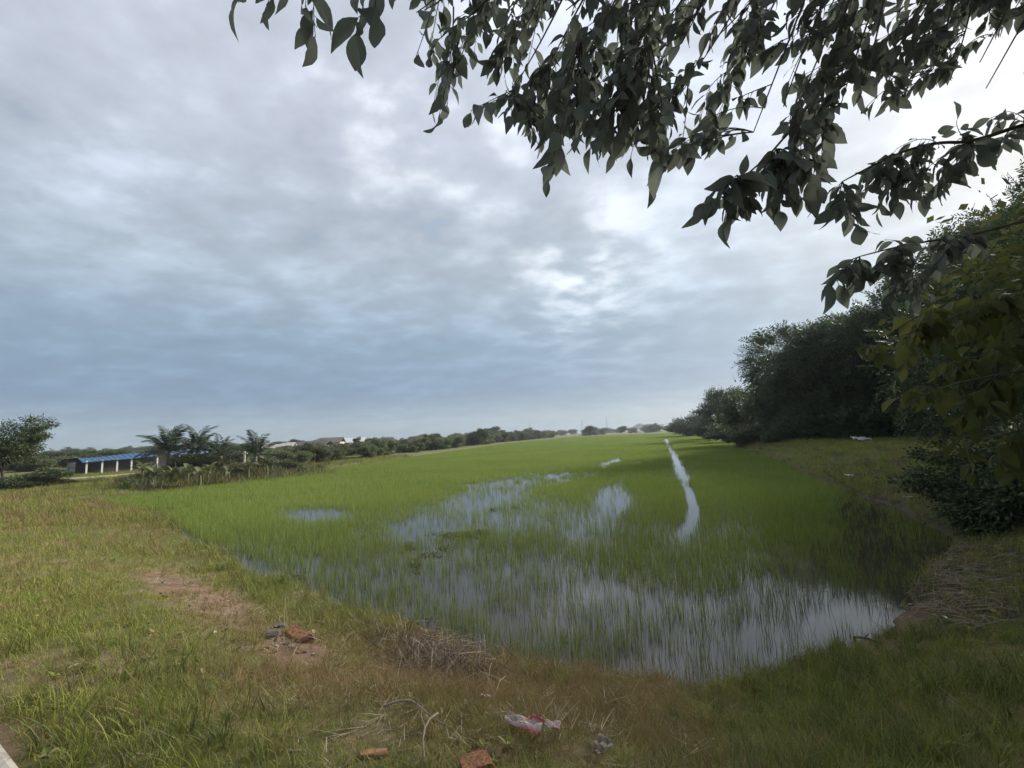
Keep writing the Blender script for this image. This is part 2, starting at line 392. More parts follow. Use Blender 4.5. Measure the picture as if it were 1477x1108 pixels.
# water lane between the sown strips, as a line on the ground
LANE = [tuple(at(x, y, 0)[:2]) for x, y in ((961, 633), (972, 655), (985, 690), (995, 712), (1001, 735), (997, 752), (981, 776))]
LANE2 = [tuple(at(x, y, 0)[:2]) for x, y in ((912, 645), (882, 666), (845, 690))]
def rice_density(x, y):
    px, py = to_px(np.stack([x, y, np.zeros_like(x)], -1))
    D_ = np.ones_like(x)
    D_ = np.where(py > 790, np.maximum(.55, 1-(py-790)/60*.45), D_)
    dense = ell(px, py, 1090, 770, 160, 95)+ell(px, py, 900, 805, 100, 26)+ell(px, py, 1000, 845, 60, 22)*.6+ell(px, py, 310, 765, 110, 45, 18)
    D_ = np.maximum(D_, np.clip(dense*1.4, 0, 1))
    holes = ((458, 742, 62, 11, 0, .97), (520, 768, 14, 8, 0, .7), (610, 765, 60, 22, -8, .84), (700, 715, 75, 20, -14, .82), (790, 692, 50, 10, -8, .72), (640, 800, 50, 16, 0, .6),
             (885, 722, 36, 28, 0, .95), (845, 758, 55, 30, 0, .72), (740, 745, 80, 30, -8, .62), (878, 667, 22, 4, -12, .85), (905, 667, 34, 3, 0, .6),
             (650, 745, 110, 30, -12, .5), (330, 800, 40, 12, 15, .6), (800, 800, 120, 25, 0, .3), (760, 850, 200, 40, 0, .22), (372, 822, 34, 10, 12, .8), (430, 838, 30, 10, 20, .6), (1215, 898, 62, 30, 0, .93), (1100, 930, 90, 26, 0, .55), (985, 970, 50, 34, 0, .5), (1110, 850, 50, 24, 10, .55),
             (1040, 700, 12, 4, 0, .7), (1300, 800, 90, 70, 60, .75), (1240, 740, 40, 60, -30, .75))
    for cx, cy, rx, ry, r, k in holes: D_ = D_*(1-k*np.clip(ell(px, py, cx, cy, rx, ry, r)*1.25, 0, 1))
    nz = fnoise(x, y, 21, 3, .55)
    nz2 = fnoise(x, y, 22, 3, 1.6)
    rr = np.hypot(x, y)
    D_ = D_*(1-sstep(.52, .64, nz)*.45*sstep(35, 12, rr))*(.55+.9*nz2*sstep(60, 20, rr)+.9*.5*(1-sstep(60, 20, rr)))*(1-.35*sstep(.55, .68, fnoise(x*.35, y, 23, 3, .16))*sstep(18, 30, rr)*sstep(110, 60, rr))
    ld = seg_d(x, y, LANE); D_ = np.where(ld < .20+.001*rr+.22*(rr > 26)+.75*(rr > 75), 0, D_)
    ld2 = seg_d(x, y, LANE2); D_ = np.where(ld2 < .3, D_*.25, D_)
    return np.clip(D_, 0, 1)
def inview(x, y, m=60):
    px, py = to_px(np.stack([x, y, np.full_like(x, .3)], -1))
    return (px > -m) & (px < 1477+m) & (y > .3)
P_, R_, S_, I_ = [], [], [], []
def collect(acc, res, off=0):
    for a, r in zip(acc, res): a.append(r)
acc = [[], [], [], []]
x, y = jgrid(-22, 22, 4, 27, .09, rng); r = np.hypot(x, y); sd = sdist(x, y)
k = (sd < .02) & (r < 27) & inview(x, y) & (rng.random(len(x)) < rice_density(x, y)*sstep(-.1, .2, -sd)*1.05) & (rng.random(len(x)) < sstep(27.5, 24, r))
x, y = x[k], y[k]; collect(acc, place(x, y, np.full(len(x), -.04), 8, .75, 1.2, rng, .06))
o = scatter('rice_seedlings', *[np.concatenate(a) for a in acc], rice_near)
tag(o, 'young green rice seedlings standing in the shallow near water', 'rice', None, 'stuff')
x, y = jgrid(-40, 60, 22, 75, .36, rng); r = np.hypot(x, y); sd = sdist(x, y)
k = (sd < -.2) & inview(x, y) & (rng.random(len(x)) < rice_density(x, y)*1.2) & (rng.random(len(x)) < sstep(23, 27, r)) & (r < 78)
x, y = x[k], y[k]
o = scatter('rice_seedlings', *place(x, y, np.full(len(x), -.03), 6, .8, 1.15, rng, .05), rice_mid)
tag(o, 'dense green rice covering the middle of the flooded field', 'rice', None, 'stuff')
x, y = jgrid(-40, 130, 65, 300, 1.15, rng); r = np.hypot(x, y); sd = sdist(x, y)
k = (sd < -.6) & inview(x, y) & (r > 73) & (rng.random(len(x)) < rice_density(x, y)*1.5)
x, y = x[k], y[k]
o = scatter('rice_seedlings', *place(x, y, np.full(len(x), -.02), 5, .85, 1.15, rng, .03), rice_far)
tag(o, 'far sheet of green rice reaching to the distant tree line', 'rice', None, 'stuff')

# ---- grass on the banks
def grass_col(g0, g1, g2, dry, bias):
    def fn(s):
        p = pos(s); a = s.math('ADD', s.math('MULTIPLY', island(s), .55), s.math('MULTIPLY', s.noise(p, .9, 4), .55))
        c = s.ramp(s.math('SUBTRACT', a, .05), [(0., g0), (.5, g1), (1., g2)])
        d = s.math('ADD', s.noise(p, .45, 4, .6), s.math('MULTIPLY', s.math('SUBTRACT', island(s), .5), .35))
        return s.mix(s.smooth(d, bias-.08, bias+.12), c, dry)
    return fn
m_grass = material('bank_grass', grass_col((.125, .15, .03), (.235, .255, .05), (.35, .345, .09), (.34, .26, .13), .68), .6, .25, .3)
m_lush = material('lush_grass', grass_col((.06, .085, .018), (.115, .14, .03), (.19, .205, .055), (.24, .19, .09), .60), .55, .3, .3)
m_dry = material('dry_grass', grass_col((.17, .115, .05), (.27, .19, .09), (.38, .29, .15), (.16, .15, .05), .60), .75, .15, .25)
m_straw = material('straw', lambda s: s.ramp(island(s), [(0., (.12, .08, .055)), (.55, (.24, .175, .12)), (1., (.44, .36, .26))]), .85, .15)
g_short = library('grass_tuft', [mesh_np('grass_tuft', *blades(16, .06, .035, .10, .0045, .6, 1.0, rng, 3), m_grass) for _ in range(8)])
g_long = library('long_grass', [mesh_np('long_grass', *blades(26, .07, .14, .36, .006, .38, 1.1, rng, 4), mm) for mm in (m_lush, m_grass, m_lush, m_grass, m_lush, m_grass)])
g_dry = library('dry_tuft', [mesh_np('dry_tuft', *blades(16, .06, .07, .24, .004, .55, .9, rng, 3), m_dry) for _ in range(6)])
g_far = library('grass_patch', [mesh_np('grass_patch', *blades(80, .38, .10, .36, .014, .45, .8, rng, 3), mm) for mm in (m_grass, m_grass, m_dry, m_lush, m_grass)])
g_straw = library('straw_litter', [mesh_np('straw_litter', *blades(14, .13, .08, .30, .006, .1, .12, rng, 2, flat=1.45), m_straw) for _ in range(6)])

def zones(x, y, z):
    px, py = to_px(np.stack([x, y, z], -1)); n1 = fnoise(x, y, 41, 4, .7); n2 = fnoise(x, y, 42, 3, 2.2); sd = sdist(x, y)
    bare = ell(px, py, 300, 870, 85, 30, 18)*.95+ell(px, py, 235, 838, 45, 12, 8)*.7+ell(px, py, 420, 935, 60, 22, 10)*.9+ell(px, py, 500, 985, 80, 18, 10)*.45+ell(px, py, 620, 965, 60, 26, 18)*.55
    bare += ell(px, py, 540, 1065, 60, 25)*.5+ell(px, py, 700, 1085, 60, 20)*.55+ell(px, py, 840, 1085, 60, 25)*.3+ell(px, py, 1385, 820, 60, 60, 30)*.8+ell(px, py, 1420, 725, 60, 22)*.6+ell(px, py, 1310, 880, 60, 30, -30)*.8
    bare += ell(px, py, 130, 975, 40, 18)*.35+ell(px, py, 150, 905, 30, 14)*.3
    bare = np.clip(bare*(.45+1.1*n2), 0, 1)
    dry = ell(px, py, 690, 1000, 320, 80, 8)*1.3+ell(px, py, 760, 965, 210, 40, 8)*1.2+ell(px, py, 60, 735, 120, 18)*.8+ell(px, py, 430, 1000, 150, 50, 10)*.5+ell(px, py, 190, 775, 90, 30, 20)*.3+ell(px, py, 950, 1050, 110, 70)*.65
    dry = np.clip(dry*(.5+n1), 0, 1)
    lush = ell(px, py, 1250, 1030, 300, 110)*1.2+ell(px, py, 490, 885, 75, 30, 8)*1.3+ell(px, py, 380, 850, 90, 24, 18)*.9+ell(px, py, 150, 1050, 260, 110)*.42+sstep(1.1, .2, sd)*.45  # lush growth; the lower-right patch is dark grass standing in for shade
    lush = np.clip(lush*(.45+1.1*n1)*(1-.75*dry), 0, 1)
    return bare, dry, lush, sd, n1, n2
gm = bpy.data.meshes['ground']; gv = np.stack([GX, GY, GZ], -1).reshape(-1, 3); near_ = (np.hypot(gv[:, 0], gv[:, 1]) < 26) & (gv[:, 1] > .5); bv = np.zeros(len(gv)); bv[near_] = zones(gv[near_, 0], gv[near_, 1], gv[near_, 2])[0]
ba_ = gm.attributes.new('bare', 'FLOAT', 'POINT'); ba_.data.foreach_set('value', np.clip(bv*1.6, 0, 1).astype(np.float32))
def land_points(r0, r1, step, xr, yr):
    x, y = jgrid(*xr, *yr, step, rng); r = np.hypot(x, y)
    k = (r >= r0) & (r < r1) & inview(x, y, 140); x, y = x[k], y[k]
    z = height(x, y); k = (z > .015) & (road_side(x, y) < -.03); return x[k], y[k], z[k]
short = [[], [], [], []]; longs = [[], [], [], []]; drys = [[], [], [], []]; straws = [[], [], [], []]
for r0, r1, st, sm in ((0, 4.5, .050, 1.), (4.5, 8, .07, 1.15), (8, 14, .12, 1.5), (14, 24, .19, 2.1)):
    x, y, z = land_points(r0, r1, st, (-24, 24), (.5, 24)); bare, dry, lush, sd, n1, n2 = zones(x, y, z); u = rng.random(len(x))
    k = u < (1-bare)*(1-.65*dry)*(.6+.9*n2); ss = sm*(.5+.9*n1)
    collect(short, place(x[k], y[k], z[k]-.01, 8, ss[k], None, rng, .2))
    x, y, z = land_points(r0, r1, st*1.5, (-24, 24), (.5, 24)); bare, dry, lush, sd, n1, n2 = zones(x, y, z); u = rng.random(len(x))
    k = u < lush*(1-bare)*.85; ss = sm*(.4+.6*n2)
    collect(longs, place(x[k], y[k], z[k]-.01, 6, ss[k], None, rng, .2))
    x, y, z = land_points(r0, r1, st*1.2, (-24, 24), (.5, 24)); bare, dry, lush, sd, n1, n2 = zones(x, y, z); u = rng.random(len(x))
    k = u < dry*.8*(1-.6*bare)+.06; ss = sm*(.6+.7*n1)
    collect(drys, place(x[k], y[k], z[k]-.01, 6, ss[k], None, rng, .35))
    x, y, z = land_points(r0, r1, st*1.7, (-24, 24), (.5, 24)); bare, dry, lush, sd, n1, n2 = zones(x, y, z); u = rng.random(len(x))
    k = u < (bare*.24+dry*.10+.015)*np.where(to_px(np.stack([x, y, z], -1))[0] > 1200, .35, 1.)
    collect(straws, place(x[k], y[k], z[k]+.012, 6, .5*min(sm, 1.5), 1.05*min(sm, 1.5), rng, .12))
for nm, ac, lib, lab, cat in (('bank_grass', short, g_short, 'short yellow green grass covering the near bank', 'grass'), ('long_grass', longs, g_long, 'longer dark green grass along the water edge, its dark tone standing in for shade on the right bank', 'grass'),
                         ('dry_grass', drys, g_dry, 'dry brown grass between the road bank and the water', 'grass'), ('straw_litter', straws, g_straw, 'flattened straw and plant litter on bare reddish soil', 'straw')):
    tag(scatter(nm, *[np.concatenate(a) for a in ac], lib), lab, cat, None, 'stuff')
def rosette(n, l, rg, up):
    a = np.arange(n)*2.4+rg.uniform(0, .5, n); e_ = rg.uniform(up[0], up[1], n); Dn = np.stack([np.cos(a)*np.cos(e_), np.sin(a)*np.cos(e_), np.sin(e_)], -1); Sn = np.stack([-np.sin(a), np.cos(a), 0*a], -1)
    ll = l*rg.uniform(.6, 1.2, n); P0 = np.stack([0*a, 0*a, rg.uniform(0, l*.8, n)], -1); q = np.stack([P0, P0+Dn*ll[:, None]*.35-Sn*ll[:, None]*.24, P0+Dn*ll[:, None]*.75-Sn*ll[:, None]*.2-[0, 0, .1*l], P0+Dn*ll[:, None]-[0, 0, .22*l], P0+Dn*ll[:, None]*.75+Sn*ll[:, None]*.2-[0, 0, .1*l], P0+Dn*ll[:, None]*.35+Sn*ll[:, None]*.24], 1).reshape(-1, 3)
    b_ = np.arange(n)[:, None]*6; return q, np.concatenate([b_+[[0, 1, 2, 3]], b_+[[0, 3, 4, 5]]])
g_weed = library('weed_rosette', [mesh_np('weed_rosette', *rosette(9, .05, rng, (.1, 1.1)), mm) for mm in (m_lush, m_grass, m_lush, m_lush)])
m_fallen = material('fallen_leaf', lambda s: s.ramp(island(s), [(0., (.09, .055, .03)), (.5, (.22, .14, .07)), (1., (.40, .30, .16))]), .8, .2, .15)
g_fall = library('fallen_leaf', [mesh_np('fallen_leaf', *rosette(3, .07, rng, (-.05, .5)), m_fallen) for _ in range(4)])
x, y, z = land_points(1.2, 13, .13, (-13, 13), (.5, 13)); n3 = fnoise(x, y, 71, 3, 1.1); k = rng.random(len(x)) < .28*sstep(.45, .7, n3)+.02; x, y, z = x[k], y[k], z[k]
tag(scatter('bank_weeds', *place(x, y, z, 4, .5, 1.3, rng, .2), g_weed), 'low broad-leaved weeds scattered through the bank grass', 'weeds', None, 'stuff')
x, y, z = land_points(1.2, 16, .2, (-14, 16), (.5, 16)); k = rng.random(len(x)) < .05+.3*sstep(3., 7., x); x, y, z = x[k], y[k], z[k]
tag(scatter('fallen_leaves', *place(x, y, z+.03, 4, .5, 1.1, rng, .4), g_fall), 'dry fallen leaves lying over the bank grass', 'leaves', None, 'stuff')
x, y, z = land_points(22, 75, .55, (-75, 75), (3, 75)); n1 = fnoise(x, y, 55, 4, .25); px, py = to_px(np.stack([x, y, z], -1))
dryz = ell(px, py, 60, 735, 140, 26); ids = np.where(rng.random(len(x)) < .1+.45*dryz, 2, rng.choice([0, 1, 3, 4], len(x)))
ss = .6+.9*n1; res = list(place(x, y, z-.02, 5, ss, None, rng, .12)); res[3] = ids
tag(scatter('meadow_grass', *res, g_far), 'rough grass on the land beyond the near bank', 'grass', None, 'stuff')
# ---------------------------------------------------------------- trees
m_bark = material('bark', lambda s: s.mix(s.noise(objc(s), 8., 6, .7), (.05, .042, .034), (.14, .115, .09)), .9, .15, bump=(lambda s: s.noise(objc(s), 25., 5, .7), .8, .02))
m_leaf_dark = leafmat('feathery_leaf', ((.03, .05, .02), (.058, .085, .034), (.105, .13, .058)), .28)
m_leaf_mid = leafmat('broad_leaf', ((.035, .055, .02), (.07, .095, .034), (.12, .14, .055)), .28)
m_leaf_pale = leafmat('pale_leaf', ((.085, .115, .045), (.15, .18, .075), (.24, .25, .12)), .3)
m_leaf_olive = leafmat('olive_leaf', ((.075, .085, .04), (.135, .14, .068), (.22, .20, .10)), .3)
def unit(v): return v/(np.linalg.norm(v, axis=-1, keepdims=True)+1e-9)
def leaf_quads(Pn, Dn, Sn, l, wd):
    l = np.asarray(l)[..., None]; wd = np.asarray(wd)[..., None]
    V = np.stack([Pn, Pn+Dn*l*.45-Sn*wd*.5, Pn+Dn*l, Pn+Dn*l*.55+Sn*wd*.5], 1).reshape(-1, 3)
    return V, np.arange(len(V)).reshape(-1, 4)
def crown_leaves(lobes, clumps, per, leaf, rg, spread=.2, droop=.25):
    vol = np.array([np.prod(l[1]) for l in lobes])**.67; pick = rg.choice(len(lobes), clumps, p=vol/vol.sum())
    C = np.array([l[0] for l in lobes])[pick]; Rr = np.array([l[1] for l in lobes])[pick]
    d = unit(rg.normal(size=(clumps, 3))); d[:, 2] = np.where(rg.random(clumps) < .3, -abs(d[:, 2])*.7, d[:, 2])
    cc = C+d*Rr*(rg.random((clumps, 1))**.38); size = Rr.mean(1)*spread*rg.uniform(.6, 1.35, clumps)
    q = np.repeat(np.arange(clumps), per); off = rg.normal(size=(len(q), 3))*np.array([1, 1, .62])*size[q][:, None]
    Pn = cc[q]+off; Dn = unit(unit(off)*.7+d[q]*.5+rg.normal(size=(len(q), 3))*.55+np.array([0, 0, -droop]))
    Sn = unit(np.cross(Dn, rg.normal(size=(len(q), 3))))
    return leaf_quads(Pn, Dn, Sn, rg.uniform(.7, 1.3, len(q))*leaf, rg.uniform(.4, .62, len(q))*leaf), cc
def feather_sprays(lobes, n, length, rg, pairs=7):
    vol = np.array([np.prod(l[1]) for l in lobes])**.67; pick = rg.choice(len(lobes), n, p=vol/vol.sum())
    C = np.array([l[0] for l in lobes])[pick]; Rr = np.array([l[1] for l in lobes])[pick]
    d = unit(rg.normal(size=(n, 3))+np.array([0, 0, .25])); p = C+d*Rr*(.55+.45*rg.random((n, 1))**.5)
    Dn = unit(d+rg.normal(size=(n, 3))*.5+np.array([0, 0, .1])); Sn = unit(np.cross(Dn, np.array([0, 0, 1.])+rg.normal(size=(n, 3))*.4))
    L = length*rg.uniform(.6, 1.3, n); Vs = []
    Vs.append(leaf_quads(p, Dn, unit(np.cross(Dn, Sn)), L*1.02, L*.03)[0])
    for k in range(pairs):
        t = (k+.8)/pairs
        for sg in (-1, 1):
            b = p+Dn*(L*t)[:, None]; b[:, 2] -= .12*L*t*t; dl = unit(Sn*sg+Dn*.55+rg.normal(size=(n, 3))*.15)
            ll = L*.30*(1-.45*abs(t-.45))*rg.uniform(.8, 1.2, n); Vs.append(leaf_quads(b, dl, unit(np.cross(dl, np.cross(Sn, Dn))), ll, ll*.3)[0])
    V = np.concatenate(Vs); return V, np.arange(len(V)).reshape(-1, 4)
def tree_meshes(name, lobes, trunk_h, trunk_r, clumps, per, leaf, mat, rg, stems=1, feathers=0, flen=.9):
    mb = MB(); (V, Fq), cc = crown_leaves(lobes, clumps, per, leaf, rg)
    crown = MB(); crown.add(V, Fq)
    if feathers: crown.add(*feather_sprays(lobes, feathers, flen, rg))
    for s_ in range(stems):
        a = rg.uniform(0, 6.28); b = np.array([math.cos(a), math.sin(a), 0])*(trunk_r*1.5 if stems > 1 else 0)
        top = np.array([rg.normal(0, .06)*trunk_h, rg.normal(0, .06)*trunk_h, trunk_h])+b*2
        m1 = (b+top)/2+np.array([rg.normal(0, .04), rg.normal(0, .04), 0])*trunk_h
        mb.tube([b-np.array([0, 0, .3]), b+np.array([0, 0, .15*trunk_h]), m1, top], [trunk_r*1.35, trunk_r, trunk_r*.85, trunk_r*.65], 8)
        for c, r_ in lobes:
            c = np.array(c); mid = (top*.55+c*.45)+rg.normal(size=3)*.06*trunk_h
            mb.tube([top-np.array([0, 0, .05*trunk_h]), mid, c], [trunk_r*.5, trunk_r*.32, trunk_r*.14], 6)
            near = cc[np.argsort(((cc-c)**2).sum(1))[:14]]
            for q in near[::2]: mb.tube([mid*.4+c*.6, (c+q)/2+rg.normal(size=3)*.1, q], [trunk_r*.16, trunk_r*.1, trunk_r*.04], 5)
    return mb.mesh(name+'_trunk', m_bark, True), crown.mesh(name+'_crown', mat)
def lobed(rg, n, cz, rx, rz, lr):
    out = [((0, 0, cz), (rx*.62, rx*.62, rz*.75))]
    for i in range(n):
        a = i*2.4+rg.uniform(-.3, .3); rr = rx*rg.uniform(.45, .75); zz_ = cz+rg.uniform(-.75, .7)*rz
        k = lr*rg.uniform(.7, 1.2); out.append(((rr*math.cos(a), rr*math.sin(a), zz_), (rx*k, rx*k, rz*k*.8)))
    return out
# unit trees are 10 m tall
KIND = {
 'feather': tree_meshes('feathery_tree', lobed(rng, 9, 5.6, 4.6, 3.6, .45), 2.6, .22, 260, 46, .20, m_leaf_dark, rng, 2, 3600, 1.0),
 'feather2': tree_meshes('feathery_tree_b', lobed(rng, 8, 5.2, 4.2, 4.0, .48), 2.2, .2, 260, 46, .20, m_leaf_dark, rng, 3, 3200, .95),
 'fine': tree_meshes('fine_tree', lobed(rng, 11, 5.4, 4.4, 4.2, .42), 2.2, .16, 520, 60, .13, m_leaf_dark, rng, 2, 3600, .55),
 'broad': tree_meshes('broad_tree', lobed(rng, 8, 5.8, 4.0, 3.4, .42), 2.8, .24, 330, 50, .27, m_leaf_mid, rng),
 'broad2': tree_meshes('broad_tree_b', lobed(rng, 7, 5.4, 3.6, 3.8, .45), 2.4, .22, 300, 50, .27, m_leaf_mid, rng, 2),
 'round': tree_meshes('round_tree', lobed(rng, 6, 6.6, 3.2, 2.6, .5), 4.0, .2, 200, 45, .34, m_leaf_mid, rng),
 'open': tree_meshes('open_tree', lobed(rng, 13, 5.6, 4.8, 3.8, .34), 2.4, .25, 460, 50, .26, m_leaf_mid, rng),
 'bush': tree_meshes('bush', lobed(rng, 7, 4.6, 5.2, 4.6, .5), 1.5, .2, 260, 46, .46, m_leaf_mid, rng, 3),
 'bush_pale': tree_meshes('bush_pale', lobed(rng, 8, 4.8, 4.6, 4.8, .42), 1.5, .2, 260, 46, .46, m_leaf_pale, rng, 3),
 'bush_olive': tree_meshes('bush_olive', lobed(rng, 6, 4.6, 5.4, 4.4, .46), 1.5, .2, 260, 46, .46, m_leaf_olive, rng, 3),
 'bush_dark': tree_meshes('bush_dark', lobed(rng, 8, 4.4, 5.6, 4.4, .5), 1.2, .2, 320, 50, .40, m_leaf_dark, rng, 3),
}
def tree(name, kind, x, y, h, wid, label, cat='tree', group=None, z=None, rz=None, dep=None):
    zz_ = float(height(np.array([x]), np.array([y]))[0]) if z is None else z
    e = empty(name, (x, y, zz_-.05), random.uniform(0, 6.28) if rz is None else rz)
    e.scale = (wid/10, (dep or wid)/10, h/10); tag(e, label, cat, group)
    link('trunk', KIND[kind][0], e); tag(link('crown', KIND[kind][1], e), kind='stuff')
    return e
def tree_px(name, kind, px, base, top, hw, label, cat='tree', group=None, zb=.5, wk=9.0):
    b = at(px, base, zb); dep = (b-np.array([0, 0, HC]))@_f
    hz = at_depth(px, top, dep)[2]
    return tree(name, kind, b[0], b[1], (hz-zb)*1.02, hw*2/F_PX*dep*10/wk, label, cat, group, z=zb-.1-(.09*hz if 'bush' in kind else 0.))
# trees on the right-hand bank
RB = 'trees along the right bank'
tree_px('feathery_tree', 'feather', 1222, 641, 432, 102, 'tall dark feathery tree with spiky twigs rising above the bank trees', 'tree', RB)
tree_px('feathery_tree', 'feather2', 1318, 641, 408, 98, 'dark feathery tree behind the hanging lower leaves of the right bank', 'tree', RB)
tree_px('feathery_tree', 'feather', 1405, 644, 325, 105, 'high fine-leaved tree rising behind the big-leaved branches', 'tree', RB)
tree('fine_leaved_tree', 'fine', 14.3, 11.0, 9.0, 8.2, 'fine-leaved tree rising close behind the big-leaved sapling', 'tree', RB)
tree_px('feathery_tree', 'feather2', 1500, 652, 260, 105, 'tallest feathery tree at the end of the right bank row', 'tree', RB)
tree_px('broad_tree', 'broad', 1125, 640, 520, 52, 'rounded dark green tree left beside the tall feathery tree', 'tree', RB)
tree_px('broad_tree', 'broad2', 1078, 637, 538, 46, 'mid green tree between the dark row and the far bushes', 'tree', RB)
tree_px('broad_tree', 'broad', 1040, 631.5, 548, 36, 'darker upright tree at the bend of the right bank', 'tree', RB)
tree_px('bank_bush', 'bush', 993, 627.5, 589, 27, 'lone pale green bush where the right bank meets the far field', 'bush', None)
tree_px('broad_tree', 'broad2', 1162, 643, 500, 52, 'dark leaning tree at the foot of the tall feathery tree', 'tree', RB)
for px, ba, tp, hw in ((1095, 640, 598, 36), (1150, 643, 585, 40), (1205, 643, 575, 44), (1262, 642, 572, 46), (1322, 641, 570, 46), (1378, 642, 560, 44), (1050, 635, 600, 22), (1020, 631, 596, 18)):
    tree_px('dark_shrub', 'bush_dark', px, ba, tp, hw, {1095: 'dark shrub at the foot of the rounded dark green tree', 1150: 'dark shrub at the foot of the dark leaning tree', 1205: 'wide dark shrub right under the tall feathery tree', 1262: 'dark shrub between the two feathery trees behind the white plastic sheet',
        1322: 'dark shrub half hidden behind the drooping sapling leaves', 1378: 'dark shrub under the high fine-leaved tree behind the sapling', 1050: 'small dark shrub beside the mid green bank tree', 1020: 'small dark shrub next to the lone pale bush'}[px], 'shrub', 'shrubs under the right bank trees')
for px, ba, tp, hw in ((1180, 632, 500, 60), (1260, 630, 470, 70), (1350, 630, 420, 80), (1440, 632, 380, 80)):
    tree_px('back_tree', 'broad', px, ba, tp, hw, 'dark tree in the second row behind the right bank trees', 'tree', 'second row behind the right bank trees')
# left side
tree_px('open_tree', 'open', 2, 702, 590, 55, 'open spreading tree standing left of the blue roofed shed', 'tree', None, .3, 10)
tree_px('dark_shrub', 'bush', 30, 706, 672, 40, 'dense green bush under the open spreading tree', 'shrub', None, .3)
tree_px('round_bush', 'bush_pale', 196, 696, 676, 20, 'low pale bush screening the far end of the shed', 'shrub', None, .3)
tree_px('round_bush', 'bush', 212, 697, 668, 18, 'rounded bush between the shed and the largest palm', 'shrub', None, .3)
tree_px('round_bush', 'bush_olive', 72, 702, 682, 22, 'low olive bush between the spreading tree and the shed', 'shrub', None, .3)
for i, (px, tp, k) in enumerate(((55, 648, 'bush'), (85, 647, 'broad'), (112, 644, 'broad2'), (140, 646, 'bush'), (165, 645, 'broad'), (200, 650, 'bush'))):
    tree_px('back_tree', k, px, 673, tp, 20, 'green tree in the row behind the blue roofed shed', 'tree', 'trees behind the shed', .2)
# round trees on the far skyline
for px, ba, tp, hw in ((427, 652, 632, 8), (440, 651, 634, 7), (467, 650, 633, 6), (515, 649, 629, 6), (530, 648, 631, 6), (630, 640, 624, 7), (710, 638, 614, 12), (772, 634, 620, 8), (851, 630, 613, 8)):
    tree_px('round_tree', 'round', px, ba, tp, hw, 'small round-crowned tree standing above the far hedge', 'tree', 'round trees above the far hedge', .1, 6.5)
# far end of the field
for i in range(15):
    px = 868+i*7.0; tree_px('far_tree', ('broad', 'bush_dark', 'broad2')[i % 3], px, 619.8+random.uniform(-.2, .2)+(960-px)*.025, 611.5+(960-px)*.025-random.uniform(-1.5, 4), 8,
            'far dark tree closing the end of the rice field', 'tree', 'trees at the far end of the field', .2)
# hedge beyond the left edge of the field
def edge_pt(t):
    pts = np.array([(-25, 26.5), (-22, 41), (-17.5, 66), (-1, 165), (38, 300)]); d = np.concatenate([[0], np.cumsum(np.hypot(*np.diff(pts, axis=0).T))])
    return np.array([np.interp(t, d, pts[:, 0]), np.interp(t, d, pts[:, 1])])
HK = {'bush': 'rounded green bush in the hedge along the left edge of the field', 'bush_pale': 'pale green bush in the hedge along the left edge of the field', 'bush_olive': 'olive brown bush in the hedge along the left edge of the field'}
t = 16.
while t < 270:
    p = edge_pt(t); off = random.uniform(3, 8)+t*.02; k = random.choice(['bush', 'bush_pale', 'bush_olive', 'bush_pale'])
    h = random.uniform(1.6, 2.8) if t < 70 else (random.uniform(2.4, 3.8) if t < 105 else random.uniform(3.2, 5.4))
    tree('hedge_bush', k, p[0]-off, p[1]+random.uniform(-1, 1), h, h*random.uniform(1.0, 1.5)*.95, HK[k], 'bush', 'bushes along the left edge of the field'); t += 1.5+t*.011
# far woods as one mass
def wood_points(n, box, hmin, hmax):
    pts = []
    while len(pts) < n:
        x = random.uniform(box[0], box[1]); y = random.uniform(box[2], box[3])
        if sdist(np.array([x]), np.array([y]))[0] > 12: pts.append((x, y, random.uniform(hmin, hmax)))
    return np.array(pts)
wood_lib = library('wood_tree', [KIND[k][1] for k in ('bush', 'bush_pale', 'bush_pale', 'bush_olive', 'broad2')])
W1 = np.concatenate([wood_points(700, (-330, -20, 75, 300), 2.0, 3.6), wood_points(260, (-140, -30, 62, 160), 1.6, 2.8)]); W2 = wood_points(420, (-500, 700, 310, 800), 5.0, 8.5); W3 = wood_points(110, (95, 330, 70, 300), 7, 11)
Wp = np.concatenate([W1, W2, W3]); n = len(Wp); Wz = height(Wp[:, 0], Wp[:, 1]); hs = Wp[:, 2]/10
o = scatter('far_wood', np.stack([Wp[:, 0], Wp[:, 1], Wz-.1], -1), np.stack([np.zeros(n), np.zeros(n), rng.uniform(0, 6.28, n)], -1), np.stack([hs*1.5, hs*1.5, hs], -1), rng.integers(0, 5, n), wood_lib)
tag(o, 'far wooded country behind the field reading as one mass', 'wood', None, 'stuff')

